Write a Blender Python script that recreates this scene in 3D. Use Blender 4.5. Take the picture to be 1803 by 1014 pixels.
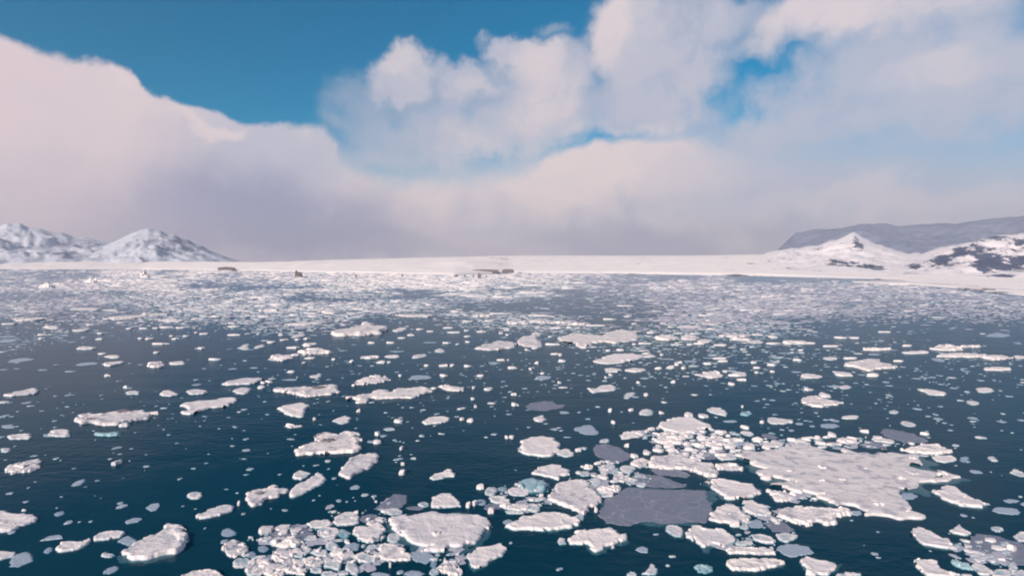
import bpy, math, random
import numpy as np
random.seed(7)
for o in list(bpy.data.objects): bpy.data.objects.remove(o)
S = bpy.context.scene
R = math.radians

# ------------------------------------------------------------------ camera
PW, PH = 1803.0, 1014.0
HFOV = R(82)
F = PW/2/math.tan(HFOV/2)
HOR = 464.0                       # height of the true horizon in the photograph
CAMH = 20.0
PITCH = math.atan((PH/2-HOR)/F)
cam_d = bpy.data.cameras.new('camera'); cam = bpy.data.objects.new('camera', cam_d)
S.collection.objects.link(cam); S.camera = cam
cam.location = (0, 0, CAMH); cam.rotation_euler = (R(90)-PITCH, 0, 0)
cam_d.sensor_width = 36; cam_d.angle = HFOV; cam_d.clip_start = 0.5; cam_d.clip_end = 60000
S.render.resolution_x = 1024; S.render.resolution_y = 575
S.view_settings.view_transform = 'Standard'; S.view_settings.look = 'None'
S.view_settings.exposure = 0.14; S.view_settings.gamma = 1.0
S.cycles.filter_width = 2.0
S.cycles.max_bounces = 6; S.cycles.volume_bounces = 0

def ray(px, py):
    x = (px-PW/2)/F; z = -(py-PH/2)/F; y = 1.0
    c, s = math.cos(-PITCH), math.sin(-PITCH)
    return x, y*c - z*s, y*s + z*c
def on_plane(px, py, z=0.0):
    x, y, d = ray(px, py); t = (z-CAMH)/d
    return x*t, y*t
def azel(px, py):
    x, y, z = ray(px, py)
    return math.atan2(x, y), math.atan2(z, math.hypot(x, y))

# ------------------------------------------------------------------ sun
SUN_AZ, SUN_EL = R(218), R(26)     # compass style: 0 = +Y (view direction), clockwise
sv = (math.sin(SUN_AZ)*math.cos(SUN_EL), math.cos(SUN_AZ)*math.cos(SUN_EL), math.sin(SUN_EL))
sl = bpy.data.lights.new('sun', 'SUN'); sl.energy = 5.0; sl.angle = R(0.6); sl.color = (1, .85, .745)
so = bpy.data.objects.new('sun', sl); S.collection.objects.link(so)
from mathutils import Vector
so.rotation_euler = Vector(sv).to_track_quat('Z', 'Y').to_euler()

# ------------------------------------------------------------------ sky with clouds (world)
W = bpy.data.worlds.new('World'); S.world = W; W.use_nodes = True
nt = W.node_tree; nt.nodes.clear()
class NB:
    def __init__(s, nt): s.nt = nt; s.L = nt.links
    def new(s, t, **k):
        n = s.nt.nodes.new(t)
        for a, b in k.items(): setattr(n, a, b)
        return n
    def put(s, sock, v):
        if isinstance(v, bpy.types.NodeSocket): s.L.new(v, sock)
        elif v is not None: sock.default_value = v
    def m(s, op, a, b=None, c=None, clamp=False):
        n = s.new('ShaderNodeMath', operation=op, use_clamp=clamp)
        for i, v in enumerate((a, b, c)): s.put(n.inputs[i], v) if v is not None else None
        return n.outputs[0]
    def vm(s, op, a, b=None, out=0):
        n = s.new('ShaderNodeVectorMath', operation=op)
        s.put(n.inputs[0], a)
        if b is not None: s.put(n.inputs['Scale'] if op == 'SCALE' else n.inputs[1], b)
        return n.outputs[out]
    def noise(s, vec, scale, detail=4, rough=.55, out='Fac', lac=2.0, dist=0.0):
        n = s.new('ShaderNodeTexNoise')
        if vec is not None: s.put(n.inputs['Vector'], vec)
        n.inputs['Scale'].default_value = scale; n.inputs['Detail'].default_value = detail
        n.inputs['Roughness'].default_value = rough; n.inputs['Lacunarity'].default_value = lac
        n.inputs['Distortion'].default_value = dist
        return n.outputs[out]
    def mr(s, v, a, b, c=0., d=1., smooth=True):
        n = s.new('ShaderNodeMapRange', interpolation_type='SMOOTHSTEP' if smooth else 'LINEAR')
        for i, q in enumerate((v, a, b, c, d)): s.put(n.inputs[i], q)
        return n.outputs[0]
    def mix(s, f, a, b, blend='MIX'):
        n = s.new('ShaderNodeMix', data_type='RGBA', blend_type=blend)
        s.put(n.inputs[0], f)
        s.put(n.inputs[6], a if isinstance(a, bpy.types.NodeSocket) else (*a, 1))
        s.put(n.inputs[7], b if isinstance(b, bpy.types.NodeSocket) else (*b, 1))
        return n.outputs[2]
B = NB(nt)
def lin(r, g, b):
    f = lambda c: (c/255/12.92) if c/255 <= .04045 else ((c/255+.055)/1.055)**2.4
    return f(r), f(g), f(b)
BG = 0.1
def cl(r, g, b):                   # cloud radiance, given for the background strength BG
    return tuple(v/BG for v in lin(r, g, b))
sky = B.new('ShaderNodeTexSky', sky_type='NISHITA'); sky.sun_disc = False
sky.sun_elevation = SUN_EL; sky.sun_rotation = SUN_AZ
sky.air_density = 1.0; sky.dust_density = 0.3; sky.ozone_density = 3.0; sky.altitude = 200
tint = B.mix(1.0, sky.outputs[0], (0.0, 0.70, 0.84), 'MULTIPLY')
tc = B.new('ShaderNodeTexCoord').outputs['Generated']
sp = B.new('ShaderNodeSeparateXYZ'); B.put(sp.inputs[0], tc)
az = B.m('ARCTAN2', sp.outputs[0], sp.outputs[1])
el = B.m('ARCSINE', sp.outputs[2])
cb = B.new('ShaderNodeCombineXYZ'); B.put(cb.inputs[0], az); B.put(cb.inputs[1], el)
P0 = cb.outputs[0]
n1 = B.noise(tc, 7, 6, .55, 'Color'); n2 = B.noise(tc, 24, 5, .6, 'Color')
w1 = B.vm('SCALE', B.vm('SUBTRACT', n1, (.5, .5, .5)), .17)
w2 = B.vm('SCALE', B.vm('SUBTRACT', n2, (.5, .5, .5)), .06)
P = B.vm('ADD', B.vm('ADD', P0, w1), w2)
Psoft = B.vm('ADD', P0, B.vm('SCALE', w1, 1.3))
def blob(px, py, rx, ry, rot=0, hard=.5, P_=None):
    a, e = azel(px, py)
    a1, e1 = azel(px+rx, py); a2, e2 = azel(px, py-ry)
    sx = abs(a1-a); sy = abs(e2-e)
    n = B.new('ShaderNodeMapping', vector_type='TEXTURE')
    B.put(n.inputs[0], P_ or P)
    n.inputs['Location'].default_value = (a, e, 0); n.inputs['Rotation'].default_value = (0, 0, R(rot))
    n.inputs['Scale'].default_value = (sx, sy, 1)
    ln = B.vm('LENGTH', n.outputs[0], out=1)
    return B.mr(ln, 1+(1-hard)*.7, 1-(1-hard)*.7, 0, 1)
def over(d, b, w):                 # union of soft densities
    return B.m('SUBTRACT', 1.0, B.m('MULTIPLY', B.m('SUBTRACT', 1.0, d), B.m('SUBTRACT', 1.0, B.m('MULTIPLY', b, w))))
def curve(inp, pts, lo, hi):
    n = B.new('ShaderNodeFloatCurve'); c = n.mapping.curves[0]
    A0, A1 = azel(-300, HOR)[0], azel(2100, HOR)[0]
    B.put(n.inputs['Value'], B.mr(inp, A0, A1, 0, 1, False))
    P_ = [((azel(px, HOR)[0]-A0)/(A1-A0), (v-lo)/(hi-lo)) for px, v in pts]
    c.points[0].location = (0, P_[0][1]); c.points[1].location = (1, P_[-1][1])
    for x, y in P_: c.points.new(x, y)
    n.mapping.update()
    return B.mr(n.outputs[0], 0, 1, lo, hi, False)
spw = B.new('ShaderNodeSeparateXYZ')
B.put(spw.inputs[0], B.vm('ADD', B.vm('ADD', P0, B.vm('SCALE', w1, .22)), B.vm('SCALE', w2, .5)))
top_px = [(-300, 10), (-100, 35), (0, 60), (60, 82), (130, 105), (185, 116), (235, 118), (262, 150), (320, 178), (380, 190), (430, 210), (500, 218),
          (565, 226), (600, 262), (650, 285), (710, 296), (760, 292), (820, 292), (880, 292), (940, 285), (1000, 265), (1050, 254), (1120, 249), (1200, 246), (1260, 246), (1400, 252), (1800, 260), (2100, 240)]
edge = curve(spw.outputs[0], [(x, azel(x, y)[1]) for x, y in top_px], -.1, .6)
soft = curve(spw.outputs[0], [(-300, .012), (560, .010), (600, .03), (740, .05), (900, .035), (980, .012), (1180, .012), (1280, .06), (2100, .08)], 0, .1)
delta = B.m('DIVIDE', B.m('SUBTRACT', edge, spw.outputs[1]), soft)
bank = B.mr(delta, -.6, 1.0, 0, 1)
# second layer: cumulus and veils above the bank  (x, y, rx, ry, rot, hard, weight)
blobs = [(700, 148, 62, 46, 0, .5, .95), (690, 215, 95, 65, 0, .2, .42), (640, 215, 70, 60, 20, .1, .25),
         (812, 152, 50, 44, 0, .45, .85), (835, 215, 90, 75, 0, .3, .62), (905, 92, 60, 50, 0, .55, .95), (960, 160, 92, 88, 0, .5, .95),
         (975, 215, 75, 60, 0, .3, .6), (975, 34, 32, 16, -15, .1, .40), (1120, 70, 84, 100, 0, .65, .97), (1170, 10, 120, 60, 0, .5, .95),
         (1180, 140, 100, 110, 0, .4, .95), (1150, 215, 110, 45, 0, .3, .75), (1240, 30, 60, 40, 0, .2, .5),
         (1450, 25, 160, 62, 15, .35, .97), (1600, 0, 280, 50, 10, .3, .92), (1560, 110, 180, 45, 12, .2, .75), (1740, 110, 150, 110, 0, .3, .92),
         (1480, 200, 240, 55, 14, .2, .72), (1700, 190, 260, 60, 10, .2, .8), (1340, 245, 190, 40, 10, .1, .55), (1600, 330, 420, 90, 0, .1, .35),
         (1390, 80, 90, 40, 0, .2, .6), (1390, 190, 130, 40, 15, .1, .6), (1620, 60, 200, 40, 12, .2, .6), (1290, 20, 60, 40, 0, .2, .6), (1500, 300, 420, 60, 0, .1, .30), (760, 260, 160, 30, 0, .1, .35), (860, 250, 150, 45, 0, .1, .5), (1060, 225, 60, 40, 0, .1, .35), (1000, 140, 60, 60, 0, .3, .6), (2200, 150, 420, 240, 0, .3, .9), (-500, 100, 380, 200, 0, .3, .9)]
den = None
for x, y, rx, ry, rt, hd, wt in blobs:
    b = blob(x, y, rx, ry, rt, hd)
    den = B.m('MULTIPLY', b, wt) if den is None else over(den, b, wt)
# clouds all round the rest of the sky
beh = B.mr(B.m('ABSOLUTE', az), R(58), R(80), 0, 1)
gen = B.mr(B.noise(tc, 2.6, 6, .55), .45, .62, 0, .9)
hi = B.mr(el, R(32), R(45), 0, 1)
den = over(den, B.m('MULTIPLY', gen, B.m('MAXIMUM', beh, hi)), .9)
wis = B.noise(P, 9, 6, .6)
den = B.m('MULTIPLY', den, B.mr(wis, .25, .5, .72, 1.0))
D = over(den, bank, 1.0)
# light and shade within the clouds
lightness = [(80, 190, 260, 110, 0, .2, .75), (380, 205, 60, 16, 8, .3, .8), (550, 225, 40, 18, 0, .4, .7), (230, 135, 40, 20, 0, .4, .6),
             (150, 350, 140, 50, 0, .1, .55), (60, 110, 160, 50, 20, .2, .6), (980, 310, 280, 60, -3, .1, .9), (700, 340, 130, 60, 0, .1, .55),
             (1120, 270, 160, 28, -3, .3, .6), (690, 135, 50, 30, 0, .4, .5), (930, 100, 60, 55, 0, .3, .6), (1080, 60, 40, 80, 0, .3, .7),
             (1440, 30, 160, 50, 10, .2, 1.0), (1640, 130, 100, 30, 10, .2, .6), (1560, 0, 220, 50, 5, .2, .8), (950, 190, 70, 50, 0, .2, .5), (1550, 370, 300, 30, 0, .1, .5), (820, 160, 30, 20, 0, .2, .4)]
lt = None
for x, y, rx, ry, rt, hd, wt in lightness:
    b = blob(x, y, rx, ry, rt, hd, Psoft)
    lt = B.m('MULTIPLY', b, wt) if lt is None else over(lt, b, wt)
lt = B.m('ADD', lt, B.mr(B.noise(P, 6, 6, .6), .3, .7, -.16, .16), clamp=True)
ccol = B.mix(lt, cl(187, 187, 201), cl(223, 208, 208))
rightish = B.mr(az, R(4), R(34), 0, 1)
ccol = B.mix(B.m('MULTIPLY', rightish, .25), ccol, cl(168, 184, 208))
lowd = B.mr(el, R(6), R(0.5), 0, .5)
ccol = B.mix(lowd, ccol, cl(232, 216, 216))
for x_, y_, rx_, ry_, w_ in [(450, 390, 250, 90, .85), (1150, 440, 240, 45, .45), (660, 440, 180, 30, .35), (330, 290, 130, 70, .2)]:
    ccol = B.mix(B.m('MULTIPLY', blob(x_, y_, rx_, ry_, 0, .1, Psoft), w_), ccol, cl(144, 150, 178))
pinkl = B.m('MULTIPLY', B.mr(az, R(-22), R(-40), 0, 1), .45)
ccol = B.mix(pinkl, ccol, cl(212, 192, 199))
final = B.mix(D, tint, ccol)
bg = B.new('ShaderNodeBackground'); B.put(bg.inputs[0], final); bg.inputs[1].default_value = BG
wo = B.new('ShaderNodeOutputWorld'); nt.links.new(bg.outputs[0], wo.inputs[0])
W.cycles.sampling_method = 'MANUAL'; W.cycles.sample_map_resolution = 512

# ------------------------------------------------------------------ helpers
def col(o): S.collection.objects.link(o); return o
def mesh_obj(name, verts, faces, mat, parent=None, smooth=True):
    me = bpy.data.meshes.new(name)
    if isinstance(verts, np.ndarray) and isinstance(faces, np.ndarray):
        k = faces.shape[1]
        me.vertices.add(len(verts)); me.vertices.foreach_set('co', verts.astype(np.float32).ravel())
        me.loops.add(faces.size); me.loops.foreach_set('vertex_index', faces.astype(np.int32).ravel())
        me.polygons.add(len(faces)); me.polygons.foreach_set('loop_start', np.arange(0, faces.size, k, dtype=np.int32))
        me.polygons.foreach_set('loop_total', np.full(len(faces), k, dtype=np.int32))
        me.update(calc_edges=True); me.validate()
    else:
        me.from_pydata([tuple(v) for v in verts], [], [tuple(f) for f in faces]); me.update()
    me.polygons.foreach_set('use_smooth', np.full(len(me.polygons), smooth))
    for m in (mat if isinstance(mat, list) else [mat]): me.materials.append(m)
    o = col(bpy.data.objects.new(name, me))
    if parent: o.parent = parent
    return o
def tag(o, label=None, cat=None, group=None, kind=None):
    if label: o['label'] = label
    if cat: o['category'] = cat
    if group: o['group'] = group
    if kind: o['kind'] = kind
    return o
def _h(ix, iy, s):
    v = (ix*374761393 + iy*668265263 + s*974634777) & 0xffffffff
    v = ((v ^ (v >> 13))*1274126177) & 0xffffffff
    return ((v ^ (v >> 16)) & 0xffff)/65535.0
def vnoise(x, y, s=0):
    x = np.asarray(x, float); y = np.asarray(y, float)
    ix = np.floor(x).astype(np.int64); iy = np.floor(y).astype(np.int64)
    fx = x-ix; fy = y-iy; fx = fx*fx*(3-2*fx); fy = fy*fy*(3-2*fy)
    a = _h(ix, iy, s); b = _h(ix+1, iy, s); c = _h(ix, iy+1, s); d = _h(ix+1, iy+1, s)
    return (a*(1-fx)+b*fx)*(1-fy)+(c*(1-fx)+d*fx)*fy
def fbm(x, y, s=0, o=4):
    t = 0; a = .5; n = 0
    for i in range(o):
        t = t+a*vnoise(x*2**i, y*2**i, s+i*17); n += a; a *= .5
    return t/n

# ------------------------------------------------------------------ materials
def material(name):
    m = bpy.data.materials.new(name); m.use_nodes = True
    b = NB(m.node_tree); p = m.node_tree.nodes['Principled BSDF']
    return m, b, p
def bump(b, p, h, strength, dist):
    n = b.new('ShaderNodeBump'); n.inputs['Strength'].default_value = strength; n.inputs['Distance'].default_value = dist
    b.put(n.inputs['Height'], h); b.put(p.inputs['Normal'], n.outputs[0])
def ice_mat(name, topc, lowc, patch, rough=.6, zmid=.12, bs=.5, patch_lo=.56):
    m, b, p = material(name)
    g = b.new('ShaderNodeNewGeometry'); s = b.new('ShaderNodeSeparateXYZ'); b.put(s.inputs[0], g.outputs['Position'])
    big = b.noise(g.outputs['Position'], .9, 5, .6); fine = b.noise(g.outputs['Position'], 5.0, 6, .65)
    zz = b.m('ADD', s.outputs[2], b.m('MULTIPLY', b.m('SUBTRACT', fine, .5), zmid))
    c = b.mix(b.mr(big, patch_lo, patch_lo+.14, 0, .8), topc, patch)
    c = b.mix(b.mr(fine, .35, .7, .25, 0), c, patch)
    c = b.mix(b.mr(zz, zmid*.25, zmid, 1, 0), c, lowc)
    oi = b.new('ShaderNodeObjectInfo')
    c = b.mix(1.0, c, b.mix(oi.outputs['Random'], (.86, .88, .92), (1.0, 1.0, 1.0)), 'MULTIPLY')
    b.put(p.inputs['Base Color'], c); p.inputs['Roughness'].default_value = rough
    hgt = b.m('ADD', fine, b.m('MULTIPLY', b.noise(g.outputs['Position'], 1.6, 4, .6), 1.5))
    bump(b, p, hgt, bs, .12)
    return m
M = {}
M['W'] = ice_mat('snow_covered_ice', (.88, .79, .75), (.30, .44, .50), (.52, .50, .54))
M['R'] = ice_mat('rubbly_ice', (.88, .79, .74), (.26, .36, .42), (.42, .41, .45), zmid=.08, bs=.38, patch_lo=.50)  # patch tone also paints brown-grey shadow mottling into the rubble
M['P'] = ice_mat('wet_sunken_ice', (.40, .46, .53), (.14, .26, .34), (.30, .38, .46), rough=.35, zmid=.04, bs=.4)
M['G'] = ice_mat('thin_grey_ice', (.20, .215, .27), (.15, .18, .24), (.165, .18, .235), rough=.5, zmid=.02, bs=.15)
_g = M['G']; _b = NB(_g.node_tree); _p = _g.node_tree.nodes['Principled BSDF']; _c = _p.inputs['Base Color'].links[0].from_socket
_ge = _b.new('ShaderNodeNewGeometry').outputs['Position']
_v = _b.new('ShaderNodeTexVoronoi', feature='DISTANCE_TO_EDGE'); _v.inputs['Scale'].default_value = .42
_b.put(_v.inputs['Vector'], _b.vm('ADD', _ge, _b.vm('SCALE', _b.noise(_ge, 1.2, 4, .6, 'Color'), .9)))
_c = _b.mix(_b.mr(_v.outputs['Distance'], .0, .025, .5, 0), _c, (.40, .41, .46))
_c = _b.mix(_b.mr(_b.noise(_ge, 2.4, 8, .75), .50, .72, 0, .55), _c, (.44, .43, .47))
_c = _b.mix(_b.mr(_b.noise(_ge, .8, 5, .6), .30, .40, .75, 0), _c, (.07, .10, .14))
_b.put(_p.inputs['Base Color'], _c)
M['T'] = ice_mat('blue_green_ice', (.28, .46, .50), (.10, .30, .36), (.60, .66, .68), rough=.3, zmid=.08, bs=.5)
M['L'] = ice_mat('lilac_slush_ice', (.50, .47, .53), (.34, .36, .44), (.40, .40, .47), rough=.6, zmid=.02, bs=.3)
M['K'] = ice_mat('submerged_foot_ice', (.018, .095, .125), (.012, .08, .11), (.016, .085, .115), rough=.3, zmid=.02, bs=.2)
M['D'] = ice_mat('pit_shadow_ice', (.20, .17, .17), (.12, .11, .12), (.34, .30, .30), rough=.4, zmid=.02, bs=.6)  # brown shadow of the floe hollows, painted as colour
def simple(name, c, rough=.8, sc=3., var=.3):
    m, b, p = material(name)
    g = b.new('ShaderNodeNewGeometry'); n = b.noise(g.outputs['Position'], sc, 5, .6)
    b.put(p.inputs['Base Color'], b.mix(n, tuple(v*(1-var) for v in c), tuple(min(1, v*(1+var)) for v in c)))
    p.inputs['Roughness'].default_value = rough; bump(b, p, n, .6, .3)
    return m
M['rock'] = simple('dark_rock', (.17, .15, .155), sc=.4)

m, b, p = material('cloud'); p.inputs['Base Color'].default_value = (.85, .85, .87, 1); p.inputs['Roughness'].default_value = 1; M['cloud'] = m
# water
m, b, p = material('lake_water')
g = b.new('ShaderNodeNewGeometry'); pos = g.outputs['Position']
mp = b.new('ShaderNodeMapping'); b.put(mp.inputs[0], pos); mp.inputs['Scale'].default_value = (1, 1.6, 1); mp.inputs['Rotation'].default_value = (0, 0, R(12))
nA = b.noise(mp.outputs[0], .9, 5, .55); nB = b.noise(mp.outputs[0], .12, 3, .5); nC = b.noise(pos, .012, 4, .55)
h = b.m('ADD', b.m('MULTIPLY', nA, .07), b.m('MULTIPLY', nB, .16))
bu = b.new('ShaderNodeBump'); b.put(bu.inputs['Strength'], b.mr(b.noise(pos, .03, 4, .6), .38, .60, .30, .95)); bu.inputs['Distance'].default_value = 1.0
b.put(bu.inputs['Height'], h); b.put(p.inputs['Normal'], bu.outputs[0])
b.nt.nodes.remove(p)
df = b.new('ShaderNodeBsdfDiffuse'); b.put(df.inputs[0], b.mix(b.mr(nC, .35, .65, 0, 1), (.0018, .033, .056), (.0025, .043, .072)))
gl = b.new('ShaderNodeBsdfGlossy'); b.put(gl.inputs['Roughness'], b.mr(nC, .35, .65, .10, .20)); b.put(gl.inputs['Normal'], bu.outputs[0])
gl.inputs[0].default_value = (.76, .88, 1, 1)
fr = b.new('ShaderNodeFresnel'); fr.inputs['IOR'].default_value = 1.333; b.put(fr.inputs['Normal'], bu.outputs[0])
mx = b.new('ShaderNodeMixShader'); b.put(mx.inputs[0], b.m('MULTIPLY', fr.outputs[0], b.m('ADD', .34, b.m('MULTIPLY', fr.outputs[0], .5))))
b.nt.links.new(df.outputs[0], mx.inputs[1]); b.nt.links.new(gl.outputs[0], mx.inputs[2])
b.nt.links.new(mx.outputs[0], b.nt.nodes['Material Output'].inputs['Surface'])
M['water'] = m

# snow land / mountains: attribute 'rock' (0 snow, 1 bare rock; on the shore it paints the bank's shadow)
def land_mat(name, snow, rock, nsc=.02, bd=4.0):
    m, b, p = material(name)
    at = b.new('ShaderNodeAttribute'); at.attribute_name = 'rock'
    g = b.new('ShaderNodeNewGeometry'); mpn = b.new('ShaderNodeMapping'); b.put(mpn.inputs[0], g.outputs['Position']); mpn.inputs['Scale'].default_value = (1, .5, 1.6); n = b.noise(mpn.outputs[0], nsc, 8, .7)
    f = b.mr(b.m('ADD', at.outputs['Fac'], b.m('MULTIPLY', b.m('SUBTRACT', n, .5), 3.4)), .44, .62, 0, 1)
    n2 = b.noise(g.outputs['Position'], nsc*3, 5, .6)
    b.put(p.inputs['Base Color'], b.mix(f, b.mix(b.mr(n2, .3, .7), tuple(v*.93 for v in snow), snow), b.mix(n2, rock, tuple(v*1.8 for v in rock))))
    p.inputs['Roughness'].default_value = .8
    bump(b, p, n, .5, bd)
    return m
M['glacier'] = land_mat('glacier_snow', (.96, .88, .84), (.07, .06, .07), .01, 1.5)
M['mount'] = land_mat('mountain_snow_and_rock', (.84, .79, .80), (.06, .075, .12), .045, 5)
M['mountfar'] = land_mat('far_mountain_shaded_snow', (.215, .25, .34), (.11, .125, .18), .02, 6)  # snow darkened to blue-grey: cloud shade painted into the colour
M['mountleft'] = land_mat('left_mountain_hazed_snow', (.57, .60, .67), (.20, .215, .28), .035, 4)  # snow and rock tones drawn together to paint in haze

# ------------------------------------------------------------------ water, land, mountains
wv = np.array([(-9000, -1500, 0), (9000, -1500, 0), (9000, 12000, 0), (-9000, 12000, 0)], float)
tag(mesh_obj('lake_water', wv, np.array([[0, 1, 2, 3]]), M['water']), kind='structure')

def interp(px, pts): return np.interp(px, [a for a, _ in pts], [c for _, c in pts])
def polar_land(name, mat, pxs, near, crest, D1, rows, prof, rockf, noise_amp, nscale, tail=0.0, tailrows=0, seed=1, extra=None):
    """terrain between a near edge (distance per azimuth) and a crest at distance D1 whose height follows the skyline"""
    V = []; RK = []
    for px in pxs:
        d0 = near(px); sy = crest(px); rx, ry, rz = ray(px, HOR)
        hz = math.hypot(rx, ry); ux, uy = rx/hz, ry/hz
        D1_ = D1(px) if callable(D1) else D1
        zc = max(4.0, CAMH + D1_*math.tan(azel(px, sy)[1]))
        zsm = np.mean([max(4.0, CAMH + D1_*math.tan(azel(px, crest(px+q*7))[1])) for q in range(-6, 7)])
        for j in range(rows+tailrows):
            if j < rows:
                t = j/(rows-1); d = d0+(D1_-d0)*t; z = prof(t)*(zsm+(zc-zsm)*t**6)
            else:
                q = (j-rows+1)/tailrows; d = D1_+tail*q; z = zc*(1-q)**1.3-5*q; t = 1
            x, y = ux*d, uy*d
            n = fbm(x/nscale, y/nscale, seed, 5)-.5
            ridge = 1-abs(2*fbm(x/nscale*1.7, y/nscale*1.7, seed+50, 4)-1)
            w = math.sin(min(t, .97)*math.pi)**.8 if t < 1 else 0
            z += noise_amp*(n*1.2+(ridge-.75)*.9)*w*(zc/250 if noise_amp > 10 else 1)
            if extra: z += extra(px, d, x, y)
            if j == 0: z = -2
            V.append((x, y, z)); RK.append(rockf(px, t, z, x, y, n))
    nr = rows+tailrows; nc = len(pxs)
    fs = [(i*nr+j, (i+1)*nr+j, (i+1)*nr+j+1, i*nr+j+1) for i in range(nc-1) for j in range(nr-1)]
    o = mesh_obj(name, np.array(V), np.array(fs), mat)
    a = o.data.attributes.new('rock', 'FLOAT', 'POINT'); a.data.foreach_set('value', np.array(RK, dtype=np.float32))
    return tag(o, kind='structure')
def dist_at(py): return CAMH/math.tan(max(1e-4, -azel(901, py)[1]))
shore = [(-1500, 473.5), (0, 473.5), (250, 474), (460, 477), (600, 480), (800, 484), (900, 480.5), (1065, 481.5), (1343, 486), (1588, 493), (1600, 502), (1640, 505), (1700, 511), (1803, 523), (2000, 545), (2600, 560)]
gcrest = [(-1500, 459), (0, 459), (230, 460), (450, 461.5), (640, 456), (900, 450), (1200, 450), (1340, 448), (1380, 449), (1440, 457), (1500, 463), (1560, 466), (1700, 467), (2600, 467)]
def g_shore_shadow(px, t, z, x, y, n):
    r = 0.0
    if 1050 < px < 1600 and z < 1.0 and t < .02: r = .9  # shadowed edge of the bank, painted as a dark line
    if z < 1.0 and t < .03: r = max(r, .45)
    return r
def gprof(t): return (0.05 if t > 0 else 0)+.95*t
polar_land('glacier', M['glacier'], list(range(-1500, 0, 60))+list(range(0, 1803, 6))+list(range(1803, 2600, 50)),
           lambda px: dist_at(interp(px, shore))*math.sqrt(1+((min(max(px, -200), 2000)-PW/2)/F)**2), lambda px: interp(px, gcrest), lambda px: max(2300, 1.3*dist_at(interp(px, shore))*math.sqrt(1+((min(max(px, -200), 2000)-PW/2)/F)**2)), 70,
           gprof, g_shore_shadow, 6.0, 110, 300, 3, 3,
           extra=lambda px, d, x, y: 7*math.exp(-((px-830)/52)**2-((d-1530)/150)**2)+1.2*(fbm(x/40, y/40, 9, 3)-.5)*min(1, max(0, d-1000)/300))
def gauss(px, py_, spots, px0): return 0
def mount(name, mat, skyline, d0, d1, spots, amp, nsc, seed, base=.12, rows=64):
    x0, x1 = skyline[0][0], skyline[-1][0]
    def rf(px, t, z, x, y, n):
        sx = PW/2 + F*x/y
        sy = HOR - F*(z-CAMH)/y
        r = base + 1.0*max(0, n)
        for (a, c, rx, ry, w) in spots:
            q = ((sx-a)/rx)**2+((sy-c)/ry)**2
            r += w*math.exp(-q)
        return r
    step = 3.5
    step = 2.2
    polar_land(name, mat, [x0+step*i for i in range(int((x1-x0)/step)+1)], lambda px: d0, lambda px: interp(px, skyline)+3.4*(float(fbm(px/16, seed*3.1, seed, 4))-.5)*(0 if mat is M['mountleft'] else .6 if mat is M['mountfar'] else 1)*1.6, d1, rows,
               lambda t: .03+.97*(t**1.25), rf, amp, nsc, 600, 6, seed)
mount('mountain', M['mount'], [(1590, 468), (1600, 462), (1625, 446), (1660, 434), (1690, 430), (1720, 424), (1750, 416), (1770, 413), (1803, 411), (1900, 400), (2050, 395), (2200, 410)], 900, 2000,
      [(1655, 458, 14, 10, .8), (1690, 446, 14, 7, .8), (1720, 442, 22, 7, .8), (1740, 460, 28, 12, 1.0), (1765, 470, 30, 6, .8), (1795, 462, 14, 8, .8), (1750, 419, 18, 3, .8), (1610, 470, 14, 3, .8), (1795, 428, 10, 9, .5), (1850, 440, 50, 20, .7)], 100, 100, 5)
mount('mountain', M['mount'], [(1335, 449), (1343, 447), (1375, 441), (1400, 438), (1440, 431), (1465, 424), (1485, 417), (1497, 411), (1503, 409), (1512, 414), (1525, 421), (1545, 431), (1570, 440), (1590, 444), (1620, 447), (1670, 462)], 1050, 2300,
      [(1506, 424, 7, 8, .6), (1512, 436, 9, 6, .5), (1440, 438, 30, 5, .25), (1470, 461, 16, 4, .75), (1497, 464, 14, 5, .7), (1525, 468, 16, 4, .95), (1545, 474, 16, 3, .9), (1380, 456, 12, 3, .35), (1450, 436, 20, 3, .3)], 75, 120, 11, base=.02)
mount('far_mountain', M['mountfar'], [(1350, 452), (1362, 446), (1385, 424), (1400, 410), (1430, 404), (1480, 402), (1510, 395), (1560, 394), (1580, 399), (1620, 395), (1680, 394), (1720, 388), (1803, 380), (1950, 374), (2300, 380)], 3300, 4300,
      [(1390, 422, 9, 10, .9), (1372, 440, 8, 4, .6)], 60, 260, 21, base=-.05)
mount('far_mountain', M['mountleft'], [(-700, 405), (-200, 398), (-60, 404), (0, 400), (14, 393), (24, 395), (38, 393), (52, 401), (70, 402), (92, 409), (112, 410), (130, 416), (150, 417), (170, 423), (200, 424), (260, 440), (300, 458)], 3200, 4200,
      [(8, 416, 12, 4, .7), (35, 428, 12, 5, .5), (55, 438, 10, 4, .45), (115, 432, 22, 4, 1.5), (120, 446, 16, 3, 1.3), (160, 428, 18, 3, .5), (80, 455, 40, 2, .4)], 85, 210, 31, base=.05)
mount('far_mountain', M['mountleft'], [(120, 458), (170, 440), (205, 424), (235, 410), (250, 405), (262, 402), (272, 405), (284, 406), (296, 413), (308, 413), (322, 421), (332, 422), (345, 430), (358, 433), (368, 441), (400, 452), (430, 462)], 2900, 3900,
      [(275, 404, 14, 3, .5), (290, 430, 18, 4, .8), (312, 425, 16, 5, .7), (335, 425, 16, 4, .9), (356, 436, 9, 3, .8), (270, 424, 12, 3, .9), (320, 438, 20, 4, .7)], 85, 190, 41, base=.05)

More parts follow.
